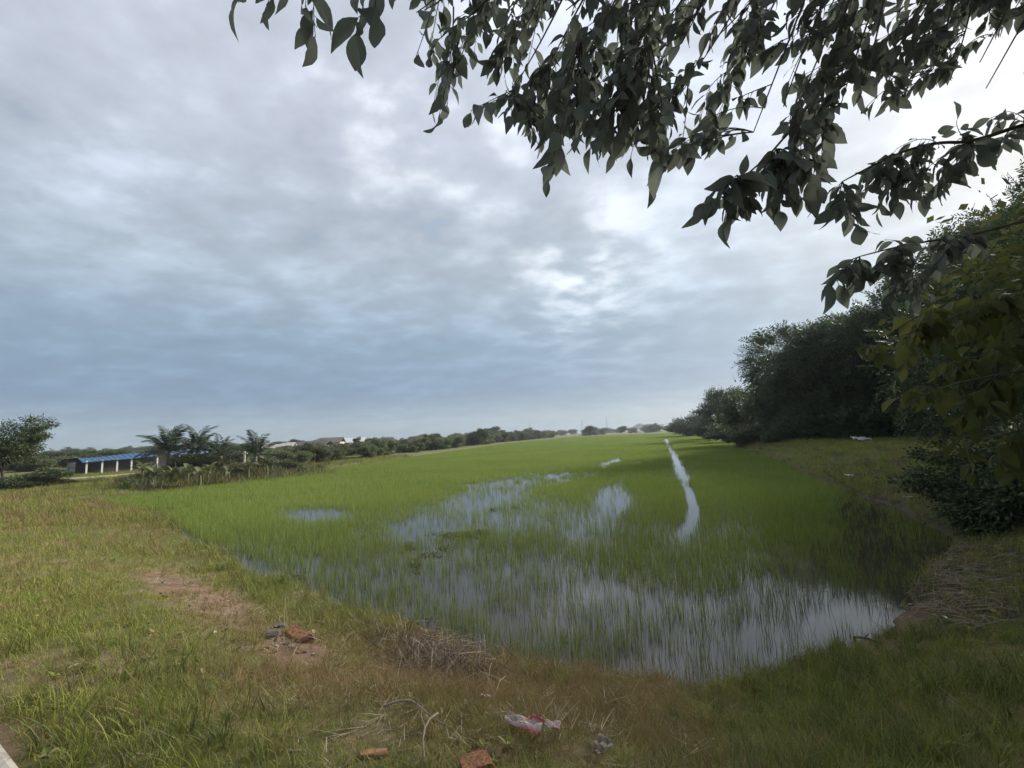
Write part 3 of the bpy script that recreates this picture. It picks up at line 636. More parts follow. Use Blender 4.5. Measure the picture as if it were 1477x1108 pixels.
# ---- coconut palms
m_palm = leafmat('palm_leaf', ((.035, .05, .028), (.065, .085, .045), (.11, .13, .07)), .2)
m_ptrunk = plain('palm_trunk', (.22, .19, .155), .9, .35, 3.)
def frond_mesh(L, rg):
    mb = MB(); n = 11; u = np.linspace(0, 1, n); lift = rg.uniform(.25, .5)
    pts = np.stack([L*u*(1-.1*u), np.zeros(n), L*(lift*u-(.22+lift)*u**2.6)], -1)
    mb.tube(pts, .035*(1-.8*u), 4)
    V = []
    for k in range(26):
        t_ = .12+.86*k/25; i = t_*(n-1); j = min(int(i), n-2); p = pts[j]+(pts[j+1]-pts[j])*(i-j); ax = unit(pts[j+1]-pts[j])
        for sg in (-1, 1):
            d = unit(np.array([0, sg, 0])*.9+ax*.65+np.array([0, 0, -.55])+rg.normal(size=3)*.12); ll = L*.26*(math.sin(math.pi*(.15+.8*t_))**.6+.1)
            s_ = unit(np.cross(d, np.cross(ax, d)+rg.normal(size=3)*.2)); wv = unit(np.cross(d, np.cross(d, ax)))
            V.append(leaf_quads(p[None], d[None], wv[None], np.array([ll]), np.array([.075]))[0])
    V = np.concatenate(V); mb.add(V, np.arange(len(V)).reshape(-1, 4))
    return mb.mesh('frond', m_palm)
FR = [frond_mesh(3.0, rng) for _ in range(4)]
def palm(px, base, top, label, dens=15, sc=1.):
    b = at(px, base, .2); dep = (b-np.array([0, 0, HC]))@_f; th = max(1.6, at_depth(px, top, dep)[2]-.2-1.9*sc)
    e = empty('coconut_palm', (b[0], b[1], .15), random.uniform(0, 6)); tag(e, label, 'palm', 'coconut palms behind the field corner')
    mb = MB(); lean = random.uniform(-.1, .1)
    mb.tube([(lean*th*q*q, 0, th*q) for q in np.linspace(0, 1, 8)], [.24-.08*q+.015*(i % 2) for i, q in enumerate(np.linspace(0, 1, 8))], 8); mb.build('trunk', m_ptrunk, e, True)
    for i in range(dens):
        f = link('frond', FR[i % 4], e, (lean*th, 0, th)); up = (i+.5)/dens if i % 2 else 1-(i+.5)/dens; f.rotation_euler = (random.uniform(-.2, .2), -RAD(95)*up+RAD(10), i*2.4+random.uniform(-.3, .3)); f.scale = (sc*random.uniform(.85, 1.1),)*3
palm(241, 690, 620, 'largest coconut palm with drooping fronds right of the shed', 18, 1.12)
palm(283, 688, 624, 'dense dark coconut palm beside the largest palm', 20, .95)
palm(318, 686, 634, 'short ragged coconut palm between two taller ones', 12, .8)
palm(367, 684, 630, 'coconut palm standing apart near the concrete pole', 14, .95)
for px, ba, tp in ((262, 690, 644), (300, 688, 647), (335, 686, 650), (388, 682, 655), (345, 688, 658), (410, 680, 655), (275, 695, 664), (232, 697, 668)):
    tree_px('thicket_bush', random.choice(['bush', 'bush_olive', 'bush_dark']), px, ba, tp, 21, {262: 'bush between the largest palm and the dense dark palm', 300: 'bush between the dense dark palm and the short ragged palm', 335: 'bush between the short ragged palm and the concrete pole', 388: 'bush just right of the palm standing apart', 345: 'low bush at the foot of the concrete pole', 410: 'bush in front of the cream roofed house', 275: 'low bush in front of the dense dark palm', 232: 'low bush beside the end of the farm shed'}[px], 'bush', 'bushes under the coconut palms', .2)
# ---- banana plants at the field corner
m_ban = leafmat('banana_leaf', ((.08, .10, .04), (.14, .155, .065), (.26, .24, .12)), .3)
def banana_leaf(rg):
    n = 7; u = np.linspace(0, 1, n); V = []; L = 1.5
    for t_ in u:
        wv = .17*math.sin(math.pi*min(1, .08+t_*.95))**.7; x = L*t_*(1-.25*t_); z = L*(.75*t_-.75*t_*t_)
        V += [(x, -wv, z+.05), (x, 0, z), (x, wv, z+.05)]
    Fq = [(3*i+j, 3*i+j+1, 3*i+4+j, 3*i+3+j) for i in range(n-1) for j in (0, 1)]
    return mesh_np('banana_leaf', np.array(V), np.array(Fq), m_ban, True)
BL = banana_leaf(rng)
for i, (px, ba) in enumerate(((205, 700), (222, 702), (248, 699), (270, 697), (300, 694), (330, 691), (358, 688), (385, 685), (214, 695), (288, 699))):
    b = at(px, ba, .3); h = random.uniform(.5, 1.1); e = empty('banana_plant', (b[0], b[1], .25), random.uniform(0, 6)); tag(e, 'ragged pale banana plant at the far left corner of the field', 'banana plant', 'banana plants at the field corner')
    mb = MB(); mb.tube([(0, 0, 0), (.02, 0, h*.6), (0, .02, h)], [.11, .09, .06], 7); mb.build('stem', m_ban, e, True)
    for k in range(7):
        f = link('leaf', BL, e, (0, 0, h-.03)); f.rotation_euler = (random.uniform(-.4, .4), random.uniform(-1.0, .25), k*2.4); f.scale = (random.uniform(.7, 1.1),)*3
x = []; 
for px in np.arange(185, 470, 1.1):
    for q in range(2): b = at(px+random.uniform(-3, 3), 703-(px-185)*.088+random.uniform(-6, 3), .3); x.append(b)
x = np.array(x); x[:, 2] = height(x[:, 0], x[:, 1]); res = list(place(x[:, 0], x[:, 1], x[:, 2]-.03, 5, rng.uniform(.9, 3.0, len(x)), None, rng, .25)); 
g_reed = library('reed_tuft', [mesh_np('reed_tuft', *blades(80, .38, .10, .36, .016, .4, .9, rng, 3), mm) for mm in (m_lush, m_leaf_olive, m_dry, m_lush, m_leaf_mid)])
tag(scatter('reed_fringe', *res, g_reed), 'tangled reeds and weeds fringing the far left field corner', 'reeds', None, 'stuff')

# ---------------------------------------------------------------- buildings on the left
m_blue = plain('blue_sheet', (.04, .105, .20), .6, .2, 3.); m_blue2 = plain('faded_blue_sheet', (.16, .20, .34), .6, .2, 3.)
m_post = plain('white_post', (.66, .64, .60), .8, .1); m_wall = plain('grey_wall', (.36, .36, .38), .9, .25, 2.); m_dark = plain('dark_net', (.24, .235, .235), .9, .3)
m_rust = plain('weathered_roof', (.17, .14, .125), .85, .35, 2.); m_slab = plain('pale_slab', (.50, .45, .39), .9, .2, 2.); m_white = plain('white_wall', (.70, .69, .66), .85, .1, 1.)
m_red = plain('faded_red', (.34, .10, .075), .8, .3, 3.); m_glass = material('window_glass', (.03, .035, .04), .1, .5)
A = np.array([-50.5, 51.5]); B = np.array([-42.6, 62.5]); SL = np.hypot(*(B-A)); ang = math.atan2(*(B-A)[::-1])
sh = empty('farm_shed', (A[0], A[1], .1), ang); tag(sh, 'long low farm shed with blue sheet roof and white posts', 'shed')
def part(name, mat, shapes, parent=sh, smooth=False):
    mb = MB()
    for s_ in shapes: mb.box(*s_)
    return mb.build(name, mat, parent, smooth)
part('floor_slab', m_slab, [((SL/2+.3, 1.6, .1), (SL+2., 5.4, .3))])
part('back_wall', m_wall, [((SL/2, 3.9, 1.1), (SL, .12, 1.9))]); part('side_net', m_dark, [((-.05, 1.9, .95), (.06, 3.8, 1.5))])
part('inner_wall', m_dark, [((SL*.32, 3.2, .95), (SL*.55, .08, 1.5))])
def sheet(name, mat, x0, x1, y0, y1, zf0, zf1, zb0, zb1, waves):
    nx = waves*4+1; xs = np.linspace(x0, x1, nx); V = []; 
    for th in (0, -.03):
        for j in range(3):
            v = j/2
            for i, xx in enumerate(xs):
                a = (xx-x0)/(x1-x0); z = (zf0*(1-a)+zf1*a)*(1-v)+(zb0*(1-a)+zb1*a)*v; V.append((xx, y0+(y1-y0)*v, z+.025*math.sin(i*math.pi/2)+th+.04*math.sin(a*7+v*3)))
    g = lambda t_, j, i: t_*3*nx+j*nx+i
    Fq = [(g(0, j, i), g(0, j, i+1), g(0, j+1, i+1), g(0, j+1, i)) for j in range(2) for i in range(nx-1)]+[(g(1, j, i), g(1, j+1, i), g(1, j+1, i+1), g(1, j, i+1)) for j in range(2) for i in range(nx-1)]
    Fq += [(g(0, 0, i), g(1, 0, i), g(1, 0, i+1), g(0, 0, i+1)) for i in range(nx-1)]
    mb = MB(); mb.add(V, Fq); return mb.build(name, mat, sh, False)
sheet('blue_roof_sheet', m_blue, .4, SL*.55, -.9, 1.6, 1.62, 2.0, 2.15, 2.5, 14)
sheet('faded_roof_sheet', m_blue2, SL*.63, SL*.98, -.8, 1.6, 2.02, 2.1, 2.5, 2.6, 10)
sheet('back_roof_sheet', m_rust, -.6, SL+.9, 1.55, 4.4, 2.16, 2.63, 1.9, 2.3, 26)
for q in (.06, .16, .26, .36, .55, .72, .9): part('post', m_post, [((q*SL, -.6, .95), (.16, .16, 1.75+q*.35))])
part('white_door_frame', m_post, [((SL*.70, 1.2, 1.), (.9, .1, 1.6))]); part('water_trough', m_glass, [((SL*.8, -1.1, .5), (1.4, .5, .5))])
part('rail', m_post, [((SL*.85, -.62, 1.0), (SL*.28, .05, .06))])
for (px, ba, L_) in ((150, 690, 3.), (110, 693, 4.), (175, 688, 2.5)):
    b = at(px, ba, .3); o = MB(); 
    for k in range(3): o.box((b[0]+random.uniform(-.2, .2), b[1]+k*.25, .38+.07*k), (L_, .2, .07), .9+random.uniform(-.15, .15))
    tag(o.build('plank_pile', m_slab), 'pile of pale planks on the ground in front of the shed', 'planks', 'plank piles by the shed')
b = at(4, 697, .5); rp = empty('red_tarpaulin', (b[0], b[1], .3), .5); tag(rp, 'faded red tarpaulin heap beside the spreading tree', 'tarpaulin')
n = 13; V = []
for i in range(n):
    for j in range(n):
        xx, yy = (i/(n-1)-.5)*3., (j/(n-1)-.5)*1.6; V.append((xx, yy, .55*max(0, 1-(xx/1.55)**2)*max(0, 1-(yy/.85)**2)+.1*math.sin(i*1.9+j*.7)*.6))
V = np.array(V); gi = np.arange(n*n).reshape(n, n); link('sheet', mesh_np('sheet', V, np.stack([gi[:-1, :-1], gi[1:, :-1], gi[1:, 1:], gi[:-1, 1:]], -1).reshape(-1, 4), m_red, True), rp); part('weight', m_rust, [((0.3, -.75, .12), (.5, .2, .25))], rp)
def house(px, base, wid, hh, dep, rz, mw, mr, label, zb=.2):
    b = at(px, base, zb); e = empty('house', (b[0], b[1], zb-.2), rz); tag(e, label, 'house')
    part('wall', mw, [((0, 0, hh/2), (wid, dep, hh))], e)
    mb = MB(); o_ = .5; rh = dep*.28
    V = np.array([(-wid/2-o_, -dep/2-o_, hh-.1), (wid/2+o_, -dep/2-o_, hh-.1), (wid/2+o_, 0, hh+rh), (-wid/2-o_, 0, hh+rh), (-wid/2-o_, dep/2+o_, hh-.1), (wid/2+o_, dep/2+o_, hh-.1)])
    V2 = V-np.array([0, 0, .12]); mb.add(np.vstack([V, V2]), [(0, 1, 2, 3), (3, 2, 5, 4), (6, 9, 8, 7), (9, 10, 11, 8), (0, 6, 7, 1), (4, 5, 11, 10)]); mb.add(np.vstack([V, V2]), [(0, 3, 6), (3, 9, 6), (3, 4, 9), (4, 10, 9), (1, 7, 2), (2, 7, 8), (2, 8, 5), (5, 8, 11)])
    mb.build('roof', mr, e)
    for q in (-.3, .05, .34): wn = part('window', m_glass, [((q*wid, -dep/2-.02, hh*.55), (wid*.14, .06, hh*.35))], e); part('frame', m_post, [((q*wid, -dep/2-.03, hh*.55-hh*.19), (wid*.17, .1, .08))], wn)
    return e
house(400, 659, 7, 2.2, 5, .2, m_white, m_slab, 'cream roofed house half hidden behind the hedge', 0.)
house(452, 652, 12, 2.3, 6, -.2, m_white, m_rust, 'brown roofed white house among the far bushes', 0.)
house(503, 647, 14, 3.0, 7, .1, m_white, m_white, 'long white building on the far skyline', 0.)
house(478, 648.5, 9, 3.4, 7, .1, m_slab, m_rust, 'small brownish house beside the long white building', 0.)
# concrete pole and pylons
b = at(352, 686, .3); e = empty('concrete_pole', (b[0], b[1], .1)); tag(e, 'short pale concrete pole beside the last coconut palm', 'pole'); mb = MB(); mb.tube([(0, 0, 0), (0, 0, 2.3)], [.11, .08], 8); mb.build('shaft', m_slab, e); part('cross_arm', m_slab, [((0, 0, 2.1), (.5, .08, .08))], e)
m_steel = plain('steel', (.30, .32, .34), .6, .1)
for px, hgt in ((841, 34), (877, 38), (765, 30)):
    d = ray(px, 640); b = np.array([d[0], d[1]])/math.hypot(d[0], d[1])*1150
    e = empty('power_pylon', (b[0], b[1], 0.), random.uniform(0, 1)); tag(e, 'faint steel lattice pylon far beyond the tree line', 'pylon', 'pylons on the horizon')
    mb = MB(); cs = [(-1, -1), (1, -1), (1, 1), (-1, 1)]; lv = np.linspace(0, 1, 8); wf = lambda q: 4.2*(1-q)**1.2+.5
    for sx, sy in cs: mb.tube([(sx*wf(q), sy*wf(q), hgt*q) for q in lv], [.16]*8, 4)
    for i in range(7):
        for (ax, ay), (bx, by) in zip(cs, cs[1:]+cs[:1]):
            mb.tube([(ax*wf(lv[i]), ay*wf(lv[i]), hgt*lv[i]), (bx*wf(lv[i+1]), by*wf(lv[i+1]), hgt*lv[i+1])], [.09, .09], 3)
    mb.build('lattice', m_steel, e)
    for q in (.72, .85, .97): part('cross_arm', m_steel, [((0, 0, hgt*q), (11-6*abs(q-.72), .3, .3))], e)
# ---------------------------------------------------------------- big-leaved tree hanging over the view
def leaf_mesh(L, W, bend, fold, rg):
    n = 8; V = []
    for i in range(n):
        t_ = i/(n-1); wv = W*.5*(math.sin(math.pi*t_**.92)**.85)*(1-.2*t_**4); wv = max(wv, .0015)
        x_ = L*t_; z_ = -bend*L*t_*t_; wob = .02*L*math.sin(i*2.1+rg.uniform(0, 6))
        V += [(x_, -wv, z_+fold*wv+wob), (x_, 0, z_), (x_, wv, z_+fold*wv-wob*.6)]
    Fq = [(3*i+j, 3*i+j+1, 3*i+4+j, 3*i+3+j) for i in range(n-1) for j in (0, 1)]
    return np.array(V), np.array(Fq)
LSH = [leaf_mesh(.14, rng.uniform(.062, .08), rng.uniform(-.05, .5), rng.uniform(.05, .6), rng) for _ in range(6)]
def biglf(name, cols):
    def fn(s):
        r = s.math('ADD', s.math('MULTIPLY', rnd(s), .5), s.math('MULTIPLY', island(s), .5))
        c = s.ramp(r, [(0., cols[0]), (.5, cols[1]), (1., cols[2])])
        return s.mix(s.math('MULTIPLY', s.noise(objc(s), 40., 4, .6), .4), c, cols[2])
    return material(name, fn, .68, .22, .42)
m_big = biglf('hanging_leaf', ((.08, .095, .078), (.125, .145, .115), (.18, .195, .15)))
m_big2 = biglf('yellow_green_leaf', ((.032, .044, .015), (.07, .085, .023), (.14, .135, .038)))
LM = {}
def leaf_data(mat):
    if mat.name not in LM: LM[mat.name] = [mesh_np('leaf', V, Fq, mat, True) for V, Fq in LSH]
    return LM[mat.name]
def big_leaves(root, leaves, mat, limit=290):
    """leaves: list of (pos, dir, normal, scale); the ones that show largest are parts of their own"""
    def shown(l):
        d = l[0]-np.array([0, 0, HC]); px, py = to_px(l[0]); vis = (d@_f > .2) and (-60 < px < 1540) and (-60 < py < 1150)
        return l[3]/max(np.linalg.norm(d), .3) if vis else 0
    order = sorted(range(len(leaves)), key=lambda i: -shown(leaves[i])); ms = leaf_data(mat); rest = MB()
    for r_, i in enumerate(order):
        p, d, nrm, sc = leaves[i]; d = unit(d); y_ = unit(np.cross(nrm, d)); z_ = np.cross(d, y_); R3 = np.stack([d, y_, z_], 1)
        if r_ < limit:
            o_ = link('leaf', ms[i % 6], root); mw = Matrix([[*(R3[k]*sc), p[k]] for k in range(3)]+[[0, 0, 0, 1]])
            o_.matrix_world = mw; o_.matrix_parent_inverse = root.matrix_world.inverted() if False else Matrix.Translation(-Vector(root.location))
            o_.matrix_basis = mw
        else:
            V, Fq = LSH[i % 6]; rest.add(V@(R3*sc).T+p-np.array(root.location), Fq)
    if rest.n: tag(rest.build('foliage', mat, root, True), kind='stuff')
def chaikin(P, it=2):
    P = np.asarray(P, float)
    for _ in range(it): P = np.vstack([P[:1], np.stack([P[:-1]*.75+P[1:]*.25, P[:-1]*.25+P[1:]*.75], 1).reshape(-1, 3), P[-1:]])
    return P
def bez(a, b, c, n): 
    t_ = np.linspace(0, 1, n)[:, None]; return a*(1-t_)**2+2*b*t_*(1-t_)+c*t_*t_
def inpoly(px, py, poly):
    c = False; n = len(poly)
    for i in range(n):
        (x0, y0), (x1, y1) = poly[i], poly[i-1]
        if (y0 > py) != (y1 > py) and px < (x1-x0)*(py-y0)/(y1-y0)+x0: c = not c
    return c
def spray(tip, src, wood, leaves, nleaf, sc, rg, span=.55, hang=.6):
    """a thin twig from src to tip, leaves on its last stretch"""
    mid = (tip+src)/2+np.array([0, 0, .14])*np.linalg.norm(tip-src)+rg.normal(size=3)*.04
    pts = bez(src, mid, tip, 9); wood.tube(pts, np.linspace(.0042, .0016, 9), 4)
    ln = np.linalg.norm(np.diff(pts, axis=0), axis=1).sum(); f0 = max(0., 1-span/ln)
    for k in range(nleaf):
        t_ = f0+(1-f0)*(k+.6)/nleaf; i = t_*8; j = min(int(i), 7); p = pts[j]+(pts[j+1]-pts[j])*(i-j); ax = unit(pts[j+1]-pts[j])
        sd_ = unit(np.cross(ax, np.array([0, 0, 1.]))+1e-6)*(1 if k % 2 else -1)
        d = unit(sd_*.75+ax*.45+np.array([0, 0, -hang])+rg.normal(size=3)*.3)
        if k == nleaf-1: d = unit(ax+np.array([0, 0, -hang*.7])+rg.normal(size=3)*.2)
        pet = p+d*.018; wood.tube([p, pet], [.0018, .0014], 3, False)
        nrm = unit(np.array([0, 0, .8])+rg.normal(size=3)*.55+sd_*.2); s_ = sc*rg.uniform(.5, 1.22)*(.75+.35*t_)
        leaves.append((pet, d, nrm, s_))
rg = np.random.default_rng(31)
TB = np.array([5.6, .6, 0.]); TB[2] = height(TB[:1], TB[1:2])[0]
ov = empty('big_leaved_tree', tuple(TB)); tag(ov, 'big-leaved tree whose branches hang over the top of the view', 'tree')
trunk = MB(); fork = TB+np.array([-.15, .3, 3.6]); trunk.tube([TB-[0, 0, .2], TB+[0, 0, .3], TB+[-.1, .1, 1.8], fork], [.24, .18, .15, .13], 10)
limb_px = [(1620, -90, 3.4), (1380, -110, 3.2), (1130, -120, 3.0), (900, -120, 2.8), (690, -120, 2.5), (480, -120, 2.2), (330, -110, 2.1)]
LP = np.array([at_depth(*q) for q in limb_px]); limb = np.vstack([fork-[0, 0, .1], (fork+LP[0])/2+[0, 0, .25], LP])
limb = chaikin(limb); trunk.tube(limb, np.linspace(.08, .010, len(limb)), 7)
low1 = np.array([at_depth(*q) for q in ((1640, 140, 3.6), (1480, 178, 3.5), (1400, 206, 3.4), (1350, 205, 3.3), (1290, 222, 3.1), (1215, 262, 2.9))])
low2 = np.array([at_depth(*q) for q in ((1640, 300, 4.0), (1500, 312, 3.9), (1400, 340, 3.7), (1310, 352, 3.5), (1240, 370, 3.3))])
low3 = np.array([at_depth(*q) for q in ((1240, -60, 3.0), (1190, 120, 2.9), (1120, 215, 2.7), (1070, 258, 2.5))])
for br, r0 in ((chaikin(np.vstack([fork-[0, 0, .2], low1])), .022), (chaikin(np.vstack([fork-[0, 0, .9], low2])), .02), (chaikin(np.vstack([LP[1], low3])), .014)): trunk.tube(br, np.linspace(r0, .004, len(br)), 6)
for k in range(3): trunk.tube([fork-[0, 0, .05], fork+np.array([1.2*(k-.6), -1.2, 1.2]), fork+np.array([2.2*(k-.6), -2.4, 2.3])], [.08, .05, .015], 6)
leaves = []; wood = MB()
def limb_src(px, dep):
    q = at_depth(px, -105, dep); return q
MAIN = [(596, -40), (612, 60), (622, 165), (700, 172), (752, 168), (768, 250), (790, 255), (830, 225), (935, 240), (1000, 215), (1075, 140), (1118, 95), (1128, 215), (1120, 290), (1165, 300), (1212, 235), (1225, 175), (1300, 150), (1370, 122), (1395, 60), (1490, 40), (1500, -40)]
GAPS = [(800, 45, 20, 45), (1098, 125, 26, 48), (990, 118, 20, 16), (1395, 55, 16, 26), (845, 20, 14, 26), (1075, 10, 16, 16)]
nodes = [q for q in limb]
for px in range(612, 1490, 26):
    dep = 2.7+.4*max(0, (px-900)/600)+rg.uniform(-.2, .3); ye = rg.uniform(10, 130) if px < 1100 or px > 1230 else rg.uniform(60, 240)
    tw = bez(at_depth(px+rg.uniform(50, 120), -110, dep+.1), at_depth(px+40, ye*.3-20, dep), at_depth(px-10+rg.uniform(-25, 25), ye, dep-.05), 10); q0 = limb[int(np.argmin(((limb-tw[0])**2).sum(1)))]
    wood.tube(np.vstack([q0, tw]), np.linspace(.010, .003, 11), 5); nodes += list(tw[1:])
nodes = np.array(nodes); cnt = 0
while cnt < 345:
    px, py = rg.uniform(596, 1500), rg.uniform(-50, 300)
    if not inpoly(px, py, MAIN) or any(((px-g[0])/g[2])**2+((py-g[1])/g[3])**2 < 1 for g in GAPS): continue
    dep = 2.45+.55*rg.random()+.4*max(0, (px-900)/600)+(.5*rg.random() if py < 120 else 0); tip = at_depth(px, py, dep)
    # twigs start from the limb above, or half way down on an older twig
    dd_ = ((nodes-tip-np.array([.12, 0, .10]))**2).sum(1)+np.where(nodes[:, 2] < tip[2]-.02, .5, 0.); src = nodes[int(np.argmin(dd_))]
    spray(tip, src, wood, leaves, int(rg.integers(6, 10)), rg.uniform(.78, 1.12), rg, .34); cnt += 1
EX = [((344, 12), 3), ((384, 16), 4), ((440, 20), 5), ((455, 62), 5), ((512, 60), 6), ((540, 30), 4), ((566, -5), 4), ((600, 90), 3), ((632, 180), 3), ((938, 280), 2), ((790, 268), 5), ((1240, 140), 6)]
for (px, py), k in EX:
    dep = 2.05+max(0, (px-560)/600)*.9; tip = at_depth(px, py-8, dep); spray(tip, at_depth(px+rg.uniform(15, 50), max(-100, py-170), dep+.05), wood, leaves, k+1, 1.15 if px < 560 else 1.0, rg, .24)
for br, spots in ((low3, ((1025, 290, 6), (1045, 320, 6), (1075, 300, 6), (1110, 285, 6), (1125, 305, 6), (1160, 290, 6), (1060, 262, 5), (1100, 255, 5), (1145, 250, 6), (1180, 270, 5))),
                  (low1, ((1205, 300, 6), (1235, 325, 7), (1230, 285, 6), (1265, 300, 7), (1295, 290, 7), (1325, 285, 7), (1345, 275, 6), (1260, 262, 7), (1300, 255, 7), (1340, 240, 6), (1385, 238, 5), (1395, 190, 5), (1430, 170, 4), (1310, 215, 6), (1440, 215, 4))),
                  (low2, ((1210, 410, 4), (1225, 385, 5), (1245, 400, 5), (1270, 385, 6), (1300, 400, 6), (1330, 395, 6), (1290, 360, 5), (1360, 370, 6), (1400, 350, 5), (1345, 345, 5), (1320, 425, 5), (1290, 432, 5)))):
    for px, py, k in [q for q in spots]+[(q[0]+rg.uniform(-20, 20), q[1]+rg.uniform(-16, 12), q[2]-2) for q in spots]:
        d2 = [np.hypot(*(np.array(to_px(q))-np.array([px+35, py-25]))) for q in br]; j = int(np.argmin(d2)); dep = (br[j]-np.array([0, 0, HC]))@_f
        spray(at_depth(px, py, dep+rg.uniform(-.2, .15)), br[j], wood, leaves, k+5, rg.uniform(.85, 1.25), rg, .36)
V_ = trunk.mesh('trunk', m_bark, True); V_.transform(Matrix.Translation(-Vector(TB))); link('trunk', V_, ov)
V_ = wood.mesh('twigs', m_bark, True); V_.transform(Matrix.Translation(-Vector(TB))); link('twigs', V_, ov)
big_leaves(ov, leaves, m_big)
lob = [((5.6, .2, 7.0), (2.6, 2.4, 1.6)), ((3.6, 1.4, 6.6), (1.8, 1.4, 1.0)), ((7.6, 2.6, 6.4), (2.0, 1.8, 1.5)), ((5.2, -2.2, 6.0), (2.4, 2., 1.6)), ((3.4, -.4, 6.2), (1.6, 1.6, 1.0)), ((8.4, -.4, 6.0), (2.0, 2.0, 1.6)), ((8.6, 2.8, 4.6), (1.4, 1.6, 1.5))]  # out-of-view crown of this tree, added to shade the near right bank
(V, Fq), cc_ = crown_leaves(lob, 800, 26, .19, rg, .16, .5)
kk = V.reshape(-1, 4, 3); qx, qy = to_px(kk[:, 0]); ok = ~((kk[:, 0]@_f > .1) & (qx > -40) & (qx < 1517) & (qy > -30) & (qy < 1140)); V = kk[ok].reshape(-1, 3); V = V-TB
o_ = link('added_shade_crown', mesh_np('added_shade_crown', V, np.arange(len(V)).reshape(-1, 4), m_big), ov); tag(o_, kind='stuff')
up_ = MB()
for c, r_ in lob: up_.tube([fork-TB, (fork-TB+np.array(c)-TB)/2+[0, 0, .2], np.array(c)-TB], [.07, .045, .015], 6)
up_.build('upper_limbs', m_bark, ov, True)

# big-leaved sapling on the right bank, its boughs reaching into view
TS = np.array([6.9, 4.9, 0.]); TS[2] = height(TS[:1], TS[1:2])[0]
sp = empty('big_leaved_sapling', tuple(TS)); tag(sp, 'big-leaved sapling with yellowish green leaves drooping over the right bank', 'sapling')
wood = MB(); leaves = []; top = TS+np.array([-.2, .2, 3.0]); wood.tube([TS-[0, 0, .2], TS+[.05, .1, 1.4], top], [.05, .04, .025], 7)
bl = [np.array([at_depth(*q) for q in L_]) for L_ in (((1560, 400, 5.2), (1450, 430, 5.), (1340, 470, 4.8), (1260, 500, 4.6)), ((1560, 520, 5.2), (1440, 540, 4.9), (1350, 560, 4.6), (1300, 590, 4.4)), ((1560, 470, 5.4), (1480, 480, 5.3), (1400, 520, 5.2)), ((1570, 610, 5.2), (1470, 620, 5.0), (1400, 640, 4.8)))]
for br in bl: br_ = chaikin(np.vstack([top-[0, 0, rg.uniform(.2, 1.4)], br])); wood.tube(br_, np.linspace(.02, .004, len(br_)), 5)
RGN = [(1225, 480), (1290, 440), (1500, 400), (1500, 690), (1400, 690), (1360, 660), (1300, 620), (1280, 560), (1240, 545)]
c_ = 0
while c_ < 95:
    px, py = rg.uniform(1225, 1500), rg.uniform(400, 690)
    if not inpoly(px, py, RGN): continue
    br = bl[int(rg.integers(0, 4))]; allq = np.vstack(bl); d2 = [np.hypot(*(np.array(to_px(q))-np.array([px+30, py-30]))) for q in allq]; q = allq[int(np.argmin(d2))]; dep = (q-np.array([0, 0, HC]))@_f
    spray(at_depth(px, py, dep+rg.uniform(-.3, .3)), q, wood, leaves, int(rg.integers(4, 7)), rg.uniform(1.1, 1.9), rg, .5, .75); c_ += 1
V_ = wood.mesh('stem', m_bark, True); V_.transform(Matrix.Translation(-Vector(TS))); link('stem', V_, sp)
big_leaves(sp, leaves, m_big2)
(V, Fq), cc_ = crown_leaves([((8.2, 5.6, 4.7), (1.8, 1.5, 1.9)), ((8.9, 4.4, 3.6), (1.8, 1.6, 1.6)), ((7.6, 4.2, 4.8), (1.2, 1.2, 1.0))], 330, 24, .17, rg, .17, .5)  # extra crown lobes, mostly out of view, added to block sun from the bank
o_ = link('crown', mesh_np('crown', V-TS, Fq, m_big2), sp); tag(o_, kind='stuff')
tree_px('dark_shrub', 'bush_dark', 1450, 728, 585, 80, 'dark bush with its foot on the right bank below the sapling', 'shrub', None, .75)
tree_px('dark_shrub', 'bush_dark', 1530, 740, 520, 90, 'big dark bush behind the sapling stem at the right bank', 'shrub', None, .8)

# ---------------------------------------------------------------- rocks, litter, sticks
m_lat = material('laterite', lambda s: s.mix(s.smooth(s.noise(objc(s), 9., 6, .7), .42, .6), (.36, .175, .085), (.16, .08, .05)), .9, .15, bump=(lambda s: s.noise(objc(s), 30., 6, .7), .8, .012))
m_stone = plain('grey_stone', (.12, .10, .09), .9, .35, 12.); m_pale = plain('pale_stone', (.28, .25, .22), .9, .25, 12.); m_brick = plain('brick_chip', (.30, .165, .085), .9, .3, 14.)
import bmesh
def rock_mesh(rg, sub, squash, cuts, rough_):
    bm = bmesh.new(); bmesh.ops.create_icosphere(bm, subdivisions=sub, radius=1.)
    pl = [(Vector(unit(rg.normal(size=3))), rg.uniform(.66, .85)) for _ in range(cuts)]+[(Vector(unit(np.array(a_)+rg.normal(size=3)*.13)), rg.uniform(.5, .66)) for a_ in ((1, 0, 0), (-1, 0, 0), (0, 1, 0), (0, -1, 0), (0, 0, 1), (0, 0, -1))]
    for v in bm.verts:
        for n_, d_ in pl:
            k = v.co.dot(n_)-d_
            if k > 0: v.co -= n_*k
        v.co *= 1+rough_*float(rg.normal()); v.co.x *= squash[0]; v.co.y *= squash[1]; v.co.z *= squash[2]
    me = bpy.data.meshes.new('rock'); bm.to_mesh(me); bm.free(); return me
def rock(name, px, py, size, squash, mat, label, cat='rock', rz=0., cuts=12, group=None, zoff=0., tilt=0.):
    b = at(px, py, 1.); 
    for _ in range(12): b = at(px, py, float(height(b[:1], b[1:2])[0]))
    me = rock_mesh(rg, 3, squash, cuts, .012); me.materials.append(mat); o_ = link(name, me); o_.location = (b[0], b[1], b[2]+size*squash[2]*.18+zoff); o_.scale = (size,)*3; o_.rotation_euler = (tilt, tilt*.6, rz)
    tag(o_, label, cat, group); return o_
